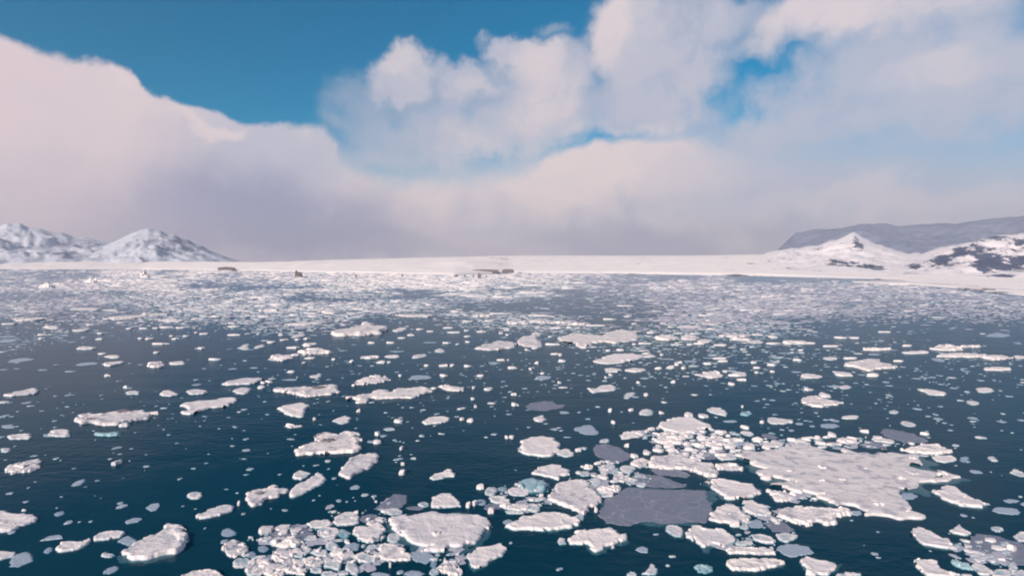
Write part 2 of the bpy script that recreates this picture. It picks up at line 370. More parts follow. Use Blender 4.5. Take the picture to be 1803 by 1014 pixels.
# ------------------------------------------------------------------ ice floes
def sdf(px, py, poly):
    """distance to the outline, positive inside"""
    d2 = np.full(px.shape, 1e18); ins = np.zeros(px.shape, bool); n = len(poly)
    for i in range(n):
        ax, ay = poly[i]; bx, by = poly[(i+1) % n]
        ex, ey = bx-ax, by-ay; wx, wy = px-ax, py-ay
        t = np.clip((wx*ex+wy*ey)/(ex*ex+ey*ey+1e-12), 0, 1)
        d2 = np.minimum(d2, (wx-ex*t)**2+(wy-ey*t)**2)
        c = ((ay > py) != (by > py)) & (px < (bx-ax)*(py-ay)/(by-ay+1e-12)+ax)
        ins ^= c
    return np.where(ins, 1, -1)*np.sqrt(d2)
def floe_mesh(poly, h, kind, seed, res, rough=1.0):
    """height field of one floe in its own coordinates; the water plane cuts it at z = 0"""
    poly = np.array(poly); mn = poly.min(0); mx = poly.max(0); size = max(mx-mn); sm = min(mx-mn)
    m = .10*size; s = size/res; mn = mn-m; mx = mx+m
    nx = max(7, int((mx[0]-mn[0])/s)+2); ny = max(7, int((mx[1]-mn[1])/s)+2)
    X, Y = np.meshgrid(np.linspace(mn[0], mx[0], nx), np.linspace(mn[1], mx[1], ny), indexing='ij')
    rs = np.random.RandomState(seed)
    jx = (rs.rand(nx, ny)-.5)*s*.45; jy = (rs.rand(nx, ny)-.5)*s*.45
    X = X+jx; Y = Y+jy
    d = sdf(X, Y, poly)
    k1 = max(.25*sm, .02); k2 = max(.09*sm, .02)
    amp = {'W': .07, 'R': .12, 'C': .12, 'P': .12, 'G': .09, 'T': .10, 'K': .08, 'D': .32}[kind]*sm*rough
    d = d+amp*(fbm(X/k1+seed, Y/k1, seed, 3)-.5)*1.6+amp*.5*(fbm(X/k2, Y/k2+seed, seed+5, 2)-.5)*1.6+amp*.12
    if kind in 'WRCT':                              # broken, angular edge
        nq = int(min(70, max(10, res*.6))); q2 = rs.rand(nq, 2)*(mx-mn)+mn; rv = rs.rand(nq)-.55
        d = d+rv[((X[..., None]-q2[:, 0])**2+(Y[..., None]-q2[:, 1])**2).argmin(-1)]*sm*(.13 if kind != 'C' else .10)
    w = max(min(h*.5, sm*.12), s*.75) if kind in 'WRTC' else max(s*.8, .03)
    e = np.clip(d/w, -1, 1)
    prof = np.where(e > 0, 1-(1-e)**3.2, e*1.2)
    top = np.ones_like(X)
    if kind == 'W':
        g = rs.randn(2)*.10
        cx, cy = (mn+mx)/2
        top = .84+g[0]*(X-cx)/size*2+g[1]*(Y-cy)/size*2+.55*(fbm(X/k1*.8, Y/k1*.8, seed+9, 4)-.5)
        nc = rs.randint(4, 9); q = rs.rand(nc, 2)*(mx-mn)+mn
        D = np.sqrt((X[..., None]-q[:, 0])**2+(Y[..., None]-q[:, 1])**2+0*X[..., None]); i0 = D.argmin(-1)
        ct = rs.randn(nc, 2)*.42/max(sm, .1); top = top+.6*(ct[i0, 0]*(X-q[i0, 0])+ct[i0, 1]*(Y-q[i0, 1]))+(.22*rs.rand(nc))[i0]-.1
        inn = np.clip(d/(sm*.3), 0, 1); top = top+.22*np.exp(-((inn-.25)/.2)**2)-.12*inn
    elif kind in 'RT':
        nc = int(max(4, min(12, res*.35))) if kind == 'R' else 7
        q = rs.rand(nc, 2)*(mx-mn)+mn
        hh = rs.rand(nc)**1.2*.8+.40; tl = rs.randn(nc, 2)*.5/max(sm, .1)*1.6
        D = np.sqrt((X[..., None]-q[:, 0])**2+(Y[..., None]-q[:, 1])**2)
        o_ = np.argsort(D, axis=-1); i0 = o_[..., 0]; i1 = o_[..., 1]
        d0 = np.take_along_axis(D, i0[..., None], -1)[..., 0]; d1 = np.take_along_axis(D, i1[..., None], -1)[..., 0]
        gap = np.clip((d1-d0)/(1.6*s), 0, 1)
        cell = hh[i0]+tl[i0, 0]*(X-q[i0, 0])+tl[i0, 1]*(Y-q[i0, 1])
        top = np.clip(cell, .12, 1.7)*(.5+.5*gap)+.35*(fbm(X/k2, Y/k2, seed+3, 3)-.5)
        if kind == 'R': top = np.maximum(top, .16)
    elif kind == 'C':
        n1_ = fbm(X/k1, Y/k1, seed+9, 4); n2_ = fbm(X/(sm*.09), Y/(sm*.06), seed+19, 4)
        top = .66+.55*(n1_-.5)+.30*np.clip(n2_-.50, -.1, 1)+.5*np.clip(fbm(X/k2, Y/k2, seed+29, 3)-.6, 0, 1)
        inn = np.clip(d/(sm*.25), 0, 1); top = top+.25*np.exp(-((inn-.25)/.22)**2)*(.5+n1_)
    elif kind in 'PGKD':
        top = .8+.5*(fbm(X/k1, Y/k1, seed+9, 3)-.5)
    Z = np.where(prof > 0, h*prof*top, prof*max(h, .12))
    keep_v = d > -w*1.4-s
    idx = -np.ones(X.shape, int)
    q = np.arange(nx*ny).reshape(nx, ny)
    A, B_, C_, D_ = q[:-1, :-1], q[1:, :-1], q[1:, 1:], q[:-1, 1:]
    kv = keep_v
    ok = kv[:-1, :-1] & kv[1:, :-1] & kv[1:, 1:] & kv[:-1, 1:]
    zq = np.maximum.reduce([Z[:-1, :-1], Z[1:, :-1], Z[1:, 1:], Z[:-1, 1:]]); ok &= zq > -.02*h
    f = np.stack([A[ok], B_[ok], C_[ok], D_[ok]], 1)
    if len(f) == 0: return None
    us, inv = np.unique(f, return_inverse=True)
    V = np.stack([X.ravel(), Y.ravel(), Z.ravel()], 1)[us]
    return V, inv.reshape(-1, 4)

# tracing frames: origin and scale of the enlarged crops the outlines were read from
FR = {'A1': (0, 660, .34902), 'A2': (380, 660, .34902), 'A3': (760, 660, .34902), 'A4': (1040, 660, .34902), 'A5': (1343, 660, .34902),
      'B1': (0, 540, .25513), 'B2': (400, 540, .25513), 'B3': (800, 540, .25513), 'B4': (1200, 540, .33444)}
DATA = """
p A1 W 20,105 70,88 150,68 190,65 185,92 150,100 60,108 | the far-left wedge floe | thin wedge-shaped white floe alone on open water near the left edge
e A1 W 640,65,26,14; 672,90,66,22; 780,198,50,16; 583,450,50,26; 985,608,72,42; 545,908,76,30; 28,378,60,26; 1204,658,14,24
E A1 W 848,93,118,34 | the left domino floe | left one of two level oblong white floes beside the cleaver-shaped slab
E A1 W 990,87,110,32 | the right domino floe | right one of two level oblong white floes just behind the cleaver-shaped slab
p A2 W 25,42 80,28 160,12 230,15 235,30 170,45 90,50 40,52 | the upper bar floe | slanting bar of white ice lying just behind a shorter oblong floe
E A2 W 135,80,100,34 | the lower bar floe | short oblong white floe just in front of the slanting white bar
p A1 W 925,155 935,142 1050,128 1170,115 1187,128 1150,155 1060,172 960,200 930,198 | the cleaver-shaped slab | smooth pinkish slab shaped like a cleaver, thick end to the left
p A1 R 385,225 400,195 460,185 520,195 600,175 730,172 755,190 740,215 680,230 625,258 560,250 520,250 480,238 430,248 395,245 | the left rubble raft | long rubbly raft with dark hollows on the open water at left
E A1 T 535,295,150,32 | the pale blue strip | pale blue flat strip of ice just in front of the left rubble raft
E A1 W 300,296,116,44 | the left dome floe | small domed white floe left of and in front of the left rubble raft
E A1 W 95,312,124,34 | the far-left strip | narrow white strip near the left edge, left of the small domed floe
e A1 P 42,260,80,20; 285,422,30,20; 400,543,86,24,-22; 48,598,35,14; 908,525,30,18; 1240,325,25,14; 1235,175,30,14; 300,698,60,24,-15; 343,745,50,18,-12; 675,733,90,26,-15; 245,885,60,30,-30; 560,982,84,32,-20; 648,838,85,55
p A1 R 30,485 45,460 110,440 190,425 200,455 185,480 120,495 60,502 | the box-shaped floe | blocky box-shaped floe near the left edge with shaded pink top
p A1 W 995,712 1050,680 1120,655 1175,650 1165,685 1120,705 1060,722 1005,728 | the canoe-shaped floe | canoe-shaped white floe with bright rim, left of the notched rubbly floe
p A1 W -60,740 0,690 40,700 95,700 115,672 145,672 135,700 170,720 160,740 100,765 40,785 0,790 | the left-edge floe | large smooth white floe cut off by the left edge with small horn
E A1 W 545,808,168,50,-8 | the fish-shaped floe | slim fish-shaped white floe behind the hump-backed floe at left
p A1 W 285,880 310,845 360,835 410,840 455,820 460,835 430,860 370,885 310,895 | the tadpole floe | bright tadpole-shaped floe whose tail points to the slim fish-shaped floe
E A1 P 110,925,125,70,-20 | the bluish round lump | rounded bluish translucent lump near the lower left corner
p A1 W -60,880 30,885 80,890 70,915 0,935 -60,930 | the corner tongue | flat white tongue of ice at the lower left edge beside a bluish lump
p A1 W 615,930 630,885 660,850 740,820 800,780 845,748 900,755 935,780 955,805 935,850 890,895 820,915 740,940 660,940 | the hump-backed floe | big hump-backed pinkish floe with stepped side in the lower left
p A1 R 920,1040 920,1010 980,985 1040,970 1090,975 1125,1000 1120,1040 | the bottom rubble floe | rubbly white floe cut by the bottom edge left of the brash field
e A2 W 240,42,30,12; 270,38,36,12; 232,68,40,16; 410,18,10,14; 922,238,44,20; 717,188,20,16; 815,303,36,16,-25; 816,344,40,18; 936,376,20,14; 943,455,18,12; 938,500,38,16; 1240,228,24,12; 1283,235,36,18; 497,228,16,12; 700,55,26,12; 1100,72,26,12; 735,140,60,18; 1150,8,40,12; 930,8,20,8; 1297,125,20,14; 1310,165,18,12; 1300,70,14,8; 880,970,12,10
e A2 P 375,25,86,16; 145,175,34,14; 155,323,30,14; 1170,118,24,8; 600,522,24,12; 65,795,80,50; 42,840,40,20; 240,875,60,40; 690,865,80,45; 1040,915,130,70; 1100,950,40,60; 1000,1000,110,35; 740,970,40,40; 180,905,60,35; 270,920,50,40; 830,1005,100,30; 930,995,40,30
E A2 W 503,8,66,18 | the lone pill floe | small pill-shaped white floe behind the swallow-tailed raft
p A2 R 288,70 310,55 360,65 420,60 500,55 560,45 605,48 600,68 625,85 590,100 520,108 440,108 390,98 350,82 300,80 | the swallow-tailed raft | long swallow-tailed white raft behind the heart-shaped floe
p A2 W 300,170 340,155 400,145 450,138 465,155 445,185 430,212 390,208 340,190 | the heart-shaped floe | smooth white floe shaped like a heart on its side, centre left
E A2 R 388,257,86,24 | the crumb floe | small broken white floe just in front of the heart-shaped floe
p A2 W 585,232 620,215 655,205 685,218 670,240 640,250 600,240 | the mushroom floe | small mushroom-shaped white floe behind the big floe with dark pit
p A2 R 398,385 440,360 490,340 520,300 570,288 620,295 645,278 700,282 712,305 735,325 738,355 720,380 690,390 600,395 520,402 440,400 405,395 | the pitted floe | large rubbly floe with a dark pit between raised back blocks
p A2 R 632,510 640,470 680,420 740,395 810,385 827,400 815,430 780,465 720,495 665,528 645,525 | the speckled oval floe | oval floe with grey-speckled middle and bright rim, left of centre
p A2 W 1048,240 1080,215 1130,208 1187,215 1180,232 1120,245 1060,252 | the smooth tongue floe | smooth tongue-shaped white floe alone near the centre of the water
p A2 W 1083,520 1100,498 1150,490 1170,475 1205,495 1200,512 1150,520 1100,530 | the slipper floe | slipper-shaped white floe with raised right end, near the centre
p A2 R 1120,55 1170,50 1215,60 1250,65 1250,82 1200,85 1165,72 | the stepped bar floe | stepped bar of white ice right of the long rubble chain
p A2 R 700,35 750,15 800,5 870,8 875,25 820,40 760,48 710,45 | the short rubble chain | short rubbly chain of ice just behind the long rubble chain
p A2 R 675,100 720,92 780,95 830,80 870,92 910,88 940,65 1000,55 1050,50 1070,72 1060,90 1030,105 980,115 920,118 860,122 790,118 750,135 715,140 700,115 | the long rubble chain | long winding chain of white rubble ice left of the centre
E A2 P 1035,12,120,26 | the pale smooth plate | pale bluish flat plate of ice behind the long rubble chain
p A2 W 385,515 400,495 435,480 485,492 465,510 430,528 395,525 | the button floe | small button-like white floe touching the back of the bone-shaped floe
p A2 W 372,610 380,575 430,545 480,520 515,490 545,500 560,525 530,550 480,575 430,605 395,622 | the bone-shaped floe | slanting bone-shaped white floe right of the notched rubbly floe
p A2 R 155,650 165,620 160,595 200,575 270,560 300,552 360,578 320,600 260,630 215,660 180,672 | the notched floe | rubbly floe with a brown-shaded notch in its left side
p A2 G 802,675 850,635 900,598 960,605 970,640 930,672 880,685 850,685 | the grey diamond sheet | grey diamond-shaped thin ice sheet behind the great smooth floe
e A2 W 900,690,90,35; 1050,652,60,35; 42,640,1,1
p A2 W 595,745 610,715 650,690 690,688 728,715 720,745 680,758 620,762 | the ring floe | rounded white floe with dimpled middle at the back of the brash field
E A2 W 525,750,115,52 | the clam floe | smooth clam-shaped floe left of the dimpled ring floe
e A2 G 780,722,110,45; 660,935,70,30; 1010,670,90,22
p A2 W 678,800 700,765 760,760 820,742 855,775 840,820 790,842 720,835 | the round table floe | round pinkish floe just left of the great smooth floe
E A2 W 565,795,110,62 | the egg floe | egg-shaped white floe in front of the clam-shaped floe
E A2 T 645,800,60,60 | the teal wedge | small blue-green chunk wedged between the egg-shaped and round floes
p A2 G 272,800 330,770 400,755 450,765 490,795 500,830 440,840 380,815 310,815 | the left grey sheet | dark grey thin sheet at the back left of the brash field
e A2 R 105,875,105,85; 345,845,140,48; 225,965,110,80; 335,910,90,70; 300,985,110,70; 400,965,100,80; 485,940,90,55
e A2 W 130,945,105,70; 450,880,70,50; 525,895,90,50; 585,860,60,55; 590,950,110,62,25; 640,895,90,48; 750,920,115,60; 690,975,95,70,25; 575,1005,90,40; 790,865,55,30; 895,820,80,60; 1100,995,60,40; 180,990,70,50; 420,905,60,40; 510,985,70,40; 280,955,50,36; 640,1000,60,30
p A2 R 805,905 840,850 900,840 940,870 985,910 980,935 900,940 840,935 | the crumbling floe | crumbling rubbly floe tucked in front-left of the great smooth floe
p A2 W 865,745 895,715 960,703 1010,690 1089,678 1190,690 1320,702 1364,720 1379,750 1359,790 1319,840 1279,882 1229,895 1150,880 1089,870 1040,875 980,860 930,825 880,780 | the great smooth floe | great smooth creamy floe with bright front rim, largest in the foreground
p A2 W 1090,668 1095,620 1140,595 1190,595 1230,640 1230,665 1160,672 | the low hump | low white hump of ice against the back of the great smooth floe
p A2 R 1110,970 1140,940 1210,930 1225,960 1250,990 1240,1012 1150,1000 | the front rubble block | rubbly white block in the dark gap in front of the great smooth floe
e A3 W 245,8,36,14; 288,76,50,22; 414,102,30,18; 420,153,40,20; 645,43,18,10; 740,385,30,12; 985,362,28,14; 1083,106,28,16; 1217,40,26,12; 1042,42,18,10; 900,187,22,30; 1006,182,26,14; 1160,197,26,14; 917,245,30,20; 1104,278,40,28; 1297,207,46,26; 378,320,20,14; 407,320,28,18; 243,572,42,30; 215,655,40,30; 185,665,30,25; 300,695,40,20; 420,690,100,24; 770,498,56,28; 790,468,50,16; 1085,398,40,22; 1020,415,40,25; 830,690,24,24; 765,700,30,24; 1060,553,64,30; 745,720,50,40; 1010,530,50,30; 60,5,40,14
e A3 P 303,160,20,10; 555,27,18,8; 620,68,24,8; 490,265,18,12; 313,300,34,14; 790,175,12,8; 960,187,18,8; 355,575,50,30; 390,740,60,30; 400,848,18,12; 250,640,60,40
p A3 G 470,155 500,140 560,130 600,132 630,150 662,150 660,165 620,170 560,180 490,175 | the drowned grey sheet | faint grey sheet with pointed ends, alone on open water at centre
p A3 R 512,222 530,205 560,200 578,225 560,240 535,238 | the popcorn floe | small popcorn-like white floe just in front of the faint grey sheet
p A3 P 715,265 750,258 800,250 820,262 845,290 830,302 780,300 730,285 | the shark-fin plate | bluish grey fin-shaped plate right of the round creamy floe
p A3 W 440,365 455,335 500,315 560,310 610,318 638,345 635,380 620,405 580,420 520,412 470,395 448,380 | the round creamy floe | round creamy floe near the centre with bright front rim
E A3 W 670,393,95,38 | the attached oblong floe | low oblong floe touching the right side of the round creamy floe
E A3 W 762,372,60,24,-10 | the small dart floe | small dart-like floe pointing away right of the round creamy floe
E A3 W 870,332,52,26 | the cap floe | small white cap-like floe behind the dark grey disc
p A3 G 815,380 830,350 880,345 950,365 1000,400 990,430 940,445 870,432 825,405 | the dark grey disc | dark grey disc of thin ice right of the round creamy floe
p A3 W 785,68 820,72 850,55 900,48 940,62 930,80 880,82 830,85 810,92 795,82 | the fish-tailed floe | white floe with a small tail at left, behind the dark grey disc
p A3 W 970,100 985,90 1028,85 1020,100 995,122 975,118 | the boot floe | tiny boot-shaped white floe right of the fish-tailed floe
E A3 W 1085,188,82,34 | the almond floe | small almond-shaped white floe left of the long oval floe
p A3 R 950,305 975,285 1020,280 1045,270 1070,290 1060,315 1000,325 960,325 | the knobbly floe | knobbly white floe left of the long oval floe, behind the grey disc
e A3 W 300,585,75,55; 335,628,95,45
E A3 W 435,590,120,50 | the leaf floe | leaf-shaped white floe just left of the blue-green block
p A3 T 440,530 460,512 520,508 570,530 590,555 560,590 490,600 455,565 | the blue-green block | bright blue-green bare ice block behind the left brash, near centre
e A3 W 530,625,90,25; 430,665,130,45; 515,670,80,50
e A3 G 310,665,100,45
p A3 W 370,765 410,745 480,710 560,690 640,685 700,700 740,730 750,760 690,770 640,780 560,788 480,780 400,778 | the lens-shaped floe | smooth lens-shaped white floe with thin bright waterline right of the great smooth floe
p A3 W 508,495 540,468 600,450 650,460 715,480 700,500 650,510 640,530 590,515 | the arrowhead floe | pinkish arrowhead floe at the back of the central brash pile
p A3 R 605,620 610,570 640,540 690,520 740,515 790,540 830,580 865,625 850,655 800,670 760,700 700,680 640,655 | the central brash pile | large rubbly pile of fused blocks left of the giant grey sheet
e A3 R 868,480,70,50,40; 900,570,120,50; 960,520,90,50
e A3 W 900,460,60,40,30; 860,510,60,35; 930,490,50,40; 830,540,70,50; 870,598,100,40; 990,475,80,44
E A3 R 1055,440,85,62 | the pink block | upright pinkish block at the right end of the dark grey disc
p A3 G 1010,510 1080,500 1150,505 1230,535 1290,565 1180,568 1100,565 1040,545 | the grey wedge sheet | grey wedge-shaped thin sheet directly behind the giant grey sheet
p A3 G 1110,480 1140,455 1200,470 1280,490 1318,508 1280,518 1200,508 1140,498 | the narrow grey sheet | narrow blue-grey sheet in front of the speckled brash raft
p A4 G 45,685 80,640 150,590 210,572 300,573 400,575 500,580 590,578 605,600 608,690 590,720 540,745 450,755 350,752 250,745 150,755 90,745 | the giant grey sheet | giant flat lilac-grey thin ice sheet in the foreground, right of centre
p A3 W 695,830 730,795 790,780 860,765 910,750 930,775 965,805 970,835 930,865 880,870 830,900 800,880 760,850 710,845 | the ragged floe | ragged white floe with jagged front in front of the giant grey sheet
E A3 W 657,838,50,38 | the bright pebble | bright pebble-like chunk in front of the lens-shaped floe
p A3 W 178,925 200,890 240,870 300,865 345,850 372,870 350,905 300,935 260,970 215,985 195,960 | the potato floe | slanting potato-shaped floe in front-right of the great smooth floe
E A3 W 1010,1005,60,30 | the left bottom shard | low white shard left of the pointed shard at the bottom edge
p A3 W 1060,1005 1085,985 1110,950 1140,985 1130,1012 | the pointed shard | pointed white shard near the bottom edge right of centre
p A4 W 375,780 385,755 440,752 470,775 460,820 420,815 | the cube floe | cube-like white floe against the front of the giant grey sheet
e A4 W 620,8,90,16; 745,5,90,10; 766,28,44,14; 710,50,32,18; 765,165,14,8; 498,205,50,24; 567,212,50,22; 866,244,26,18; 780,270,46,22; 657,293,60,24; 775,765,50,35; 720,762,60,22; 775,845,90,30; 1110,1010,50,16; 880,525,56,24,20; 1285,1010,90,24
e A4 P 1000,75,26,10; 633,213,20,16; 705,235,80,18; 715,290,34,20; 1012,282,26,12; 835,750,80,55
e A4 G 900,308,90,24,10; 550,395,140,46; 700,368,60,22
p A4 W 583,175 610,160 660,165 693,195 680,208 640,198 600,188 | the whale floe | whale-shaped white floe behind and right of the long oval floe
p A4 T 750,190 765,178 800,180 812,195 790,208 760,202 | the pale blue chip | pale blue chip right of the whale-shaped floe
p A4 W 887,215 920,210 1010,228 1018,242 970,252 905,245 | the ruler floe | straight-edged oblong white floe behind the huge raft
p A4 W 345,245 380,222 450,213 520,215 560,235 603,258 570,275 510,288 440,290 390,280 355,262 | the long oval floe | long smooth creamy oval floe at the back of the right brash field
e A4 R 380,300,60,34; 430,315,90,30; 390,335,70,26; 620,320,80,26; 740,325,70,24; 660,345,50,26; 1050,345,80,50
e A4 W 490,310,60,30; 350,340,50,24; 440,345,60,24; 390,365,60,20; 500,345,70,28; 560,325,60,28; 600,350,50,24; 550,360,60,24; 690,335,50,22; 350,388,40,14; 410,386,50,16; 495,380,40,16; 640,370,60,24; 800,350,60,30; 840,335,60,20; 790,372,50,20; 1010,330,40,20; 1140,325,30,30; 1160,350,60,26
E A4 W 920,352,110,30 | the flat cap floe | flat white floe at the back left corner of the huge raft
E A4 G 600,412,80,30 | the grey sliver | grey sliver of thin ice left of the rounded oblong floe
E A4 W 690,410,100,46 | the rounded oblong floe | rounded oblong white floe between the brash and the huge raft
p A4 R 620,455 660,440 720,445 770,470 765,485 700,482 640,480 | the crusty bar | crusty white bar in front of the rounded oblong floe
p A4 R 300,430 350,400 400,390 470,410 540,430 600,450 650,490 640,510 560,505 500,488 430,462 360,465 310,455 | the speckled brash raft | speckled raft of crushed ice in front of the long oval floe
p A4 W 583,540 600,518 680,525 760,540 830,548 850,590 820,610 740,625 690,632 640,605 600,570 | the shield floe | smooth shield-shaped creamy floe at the right of the giant grey sheet
p A4 R 608,690 640,665 700,640 745,660 765,695 800,715 790,740 740,755 690,740 620,735 | the crumpled floe | crumpled white floe touching the right side of the giant grey sheet
p A4 W 770,665 790,635 820,628 850,650 910,660 910,700 870,718 810,705 785,690 | the anvil floe | anvil-shaped white floe in front of the shield-shaped floe
p A4 R 895,575 930,585 990,590 1030,605 1035,625 990,640 940,640 905,615 | the crown floe | knobbly crown-like floe right of the shield-shaped floe
p A4 G 870,740 920,725 980,745 1025,780 990,795 920,790 | the blue-grey leaf sheet | blue-grey leaf-shaped sheet in front of the right ragged bar
p A4 W 810,800 860,800 910,815 940,840 920,852 860,850 825,830 | the left saddle floe | left of two small white floes in front of the blue-grey leaf sheet
p A4 W 935,800 1000,795 1045,810 1030,830 985,845 950,830 | the right saddle floe | right of two small white floes in front of the blue-grey leaf sheet
p A4 P 935,880 960,855 1040,850 1095,865 1125,895 1080,910 1020,918 970,900 | the glassy wing | thin glassy wing of wet ice right of the stacked slabs
p A4 R 685,880 710,855 760,860 830,865 890,870 930,890 935,906 860,908 780,900 700,902 | the back stacked slab | rear one of two stacked rubbly slabs near the bottom edge
p A4 R 685,950 690,920 760,914 840,922 920,918 960,925 990,945 950,955 900,965 860,985 780,990 720,980 | the front stacked slab | front one of two stacked rubbly slabs, broad and creamy
p A4 W 480,770 530,755 600,765 660,775 720,810 725,830 670,865 620,860 580,885 545,850 490,815 | the axe-head floe | axe-head shaped white floe right of the cube-like floe
p A4 T 528,965 560,948 620,965 610,985 580,1003 545,995 | the aqua pebble | small pale aqua chunk alone on dark water near the bottom
p A4 W 1050,935 1080,905 1140,925 1200,940 1250,945 1245,975 1190,1010 1120,1000 1070,965 | the trowel floe | trowel-shaped white floe right of the stacked slabs at the bottom
p A4 R 930,700 990,660 1060,655 1140,665 1200,675 1290,668 1320,680 1290,700 1230,705 1245,765 1190,760 1140,740 1090,765 1040,745 970,725 | the right ragged bar | long ragged white bar running along the front of the huge raft
p A5 R -110,410 -60,385 0,375 80,360 180,350 260,370 350,375 460,365 540,385 640,375 700,390 760,400 800,430 850,465 930,485 970,505 920,525 860,530 800,540 770,565 700,590 640,605 665,640 690,690 640,695 560,680 480,665 420,650 340,640 300,610 230,590 150,565 60,535 0,505 -60,465 | the huge raft | huge creamy raft of crusted snowy ice, by far the largest on the lake
e A5 W 415,5,90,10; 560,8,60,12; 230,77,50,18; 413,62,60,22; 312,108,50,26; 1058,143,78,26,10; 660,187,54,26; 518,290,42,20; 817,302,40,18; 1162,424,66,28,20; 200,340,50,40; 275,325,40,34; 350,310,50,20; 360,348,80,22; 1225,850,50,30; 1250,880,50,24
e A5 P 620,37,36,14; 133,75,26,10; 1100,28,36,20; 905,48,30,12; 963,67,40,12; 1245,108,44,14; 322,227,30,12; 335,257,96,26; 145,280,30,12; 885,222,50,20; 897,160,30,10; 1255,635,90,22; 1230,685,150,38,5; 1013,710,34,20; 1017,424,46,36; 725,610,110,40; 985,870,60,50; 1180,940,60,40
E A5 W 243,10,96,20 | the bright dash | bright dash of white ice behind the twin-lobed rubbly floe at right
p A5 R 205,130 225,105 270,100 330,125 395,140 390,155 320,158 250,160 215,150 | the twin-lobed floe | twin-lobed rubbly floe alone on open water behind the huge raft
p A5 W 775,68 830,68 880,82 925,95 910,105 850,102 810,85 | the needle floe | needle-thin slanting white floe on the right side of the lake
E A5 W 1120,78,96,28 | the right-edge biscuit | flat biscuit-like white floe near the right edge beyond the needle floe
E A5 W 443,214,92,24 | the slim lozenge | slim white lozenge behind the middle of the huge raft
E A5 W 738,248,76,28,10 | the right lozenge | slanting white lozenge behind the right end of the huge raft
E A5 W 1290,495,90,30,15 | the right-edge splinter | slanting white splinter at the right edge, level with the huge raft
p A5 G 590,290 620,268 700,280 770,300 840,330 800,345 720,340 640,320 | the grey shelf sheet | lilac-grey sheet at the back right corner of the huge raft
E A5 G 560,350,150,40 | the blue-grey strip | blue-grey strip of thin ice against the back of the huge raft
e A5 R 430,330,110,40
E A5 W 610,330,130,28,8 | the ridge-back floe | slim white floe lying on the edge between the two grey sheets
p A5 R 700,375 800,345 880,345 940,375 960,390 900,400 830,398 760,392 | the raft-corner floe | rough white floe at the back right tip of the huge raft
p A5 W 840,412 900,402 960,405 975,430 920,445 870,435 | the raft-tip floe | small rounded floe in front of the rough floe at the raft tip
p A5 W 850,580 900,575 920,555 970,560 1000,590 1060,620 1120,650 1110,675 1050,670 980,655 900,620 | the dagger floe | dagger-shaped creamy floe right of the huge raft
p A5 W 745,790 790,770 850,785 900,815 950,840 955,880 900,875 820,860 770,825 | the cushion floe | cushion-shaped white floe in the lower right, left of the lower grey sheet
p A5 W 940,785 975,765 990,750 1020,780 1055,805 1020,812 960,800 | the witch-hat floe | small peaked floe right of the cushion-shaped floe
p A5 G 1000,850 1040,820 1140,795 1220,820 1330,850 1360,900 1330,960 1240,940 1160,900 1060,890 | the lower right grey sheet | broad grey thin sheet in the lower right corner with white chunks round it
E A5 W 1180,775,76,36,15 | the pale bean | pale bean-shaped chunk behind the lower right grey sheet
p A5 W 1255,810 1310,790 1380,800 1380,845 1290,840 | the corner shelf floe | white floe on the right edge behind the lower right grey sheet
e A5 W 1090,920,90,70; 1105,980,120,60,20; 1200,1000,100,50; 1260,970,70,50,40; 1300,1010,80,60
p A5 T 950,935 985,930 1040,960 1060,985 1010,980 970,960 | the pale aqua bar | pale aqua bar of ice in front of the lower right grey sheet
p A5 W 760,930 810,920 880,945 905,985 960,1000 1050,1012 900,1025 830,1015 790,975 | the sleigh floe | sleigh-shaped white floe at the bottom edge in the lower right
E A5 W 440,1005,130,24 | the bottom sliver | white sliver at the bottom edge right of the trowel-shaped floe
e B1 W 600,15,230,16; 760,25,120,14; 55,120,110,26; 370,142,140,24; 575,158,130,24,-8; 625,125,50,36; 1190,95,170,16; 1335,88,40,12; 1485,70,90,16; 1330,18,160,20; 1380,35,70,18; 835,112,40,14; 890,152,50,24; 985,152,70,22; 1150,145,100,24,-5; 1245,147,60,24; 1075,150,50,12; 695,187,46,14; 300,195,66,20; 292,222,46,18; 680,228,56,18; 970,222,50,18; 1030,225,50,28; 1105,258,120,16,-3; 1210,225,50,16; 1285,205,46,22; 1180,205,30,12; 1350,182,30,12; 1412,190,66,20; 705,327,70,14; 1080,320,40,18; 1390,290,60,18; 1490,368,88,20; 740,482,44,12
e B1 P 290,30,110,18; 195,240,90,22; 60,235,120,24,-5; 380,195,20,16; 500,245,60,20; 1495,165,40,26; 600,395,150,20,-5; 970,400,44,14; 900,390,30,24; 145,368,190,28,-5; 390,400,36,18; 120,428,40,14; 288,438,76,18; 490,447,96,20
E B1 R 210,85,250,22,-3 | the far-left ribbon | long ribbon of white ice far back near the left edge
E B1 R 900,70,300,28,-5 | the far bright ribbon | long bright rubbly ribbon far back on the left side
e B1 R 1080,50,200,18
E B1 W 600,285,130,26 | the pill floe | pill-shaped white floe alone on the left middle distance
E B1 W 780,343,120,28 | the upper left pair floe | rear one of a pair of slim white floes left of centre
E B1 W 780,392,150,30,-8 | the lower left pair floe | front one of a pair of slim white floes left of centre
E B1 R 1075,400,120,46 | the pink lump floe | pinkish lumpy floe left of a slim bluish-white floe
E B1 W 1230,388,110,28 | the slim bluish floe | slim bluish-white floe just right of the pinkish lumpy floe
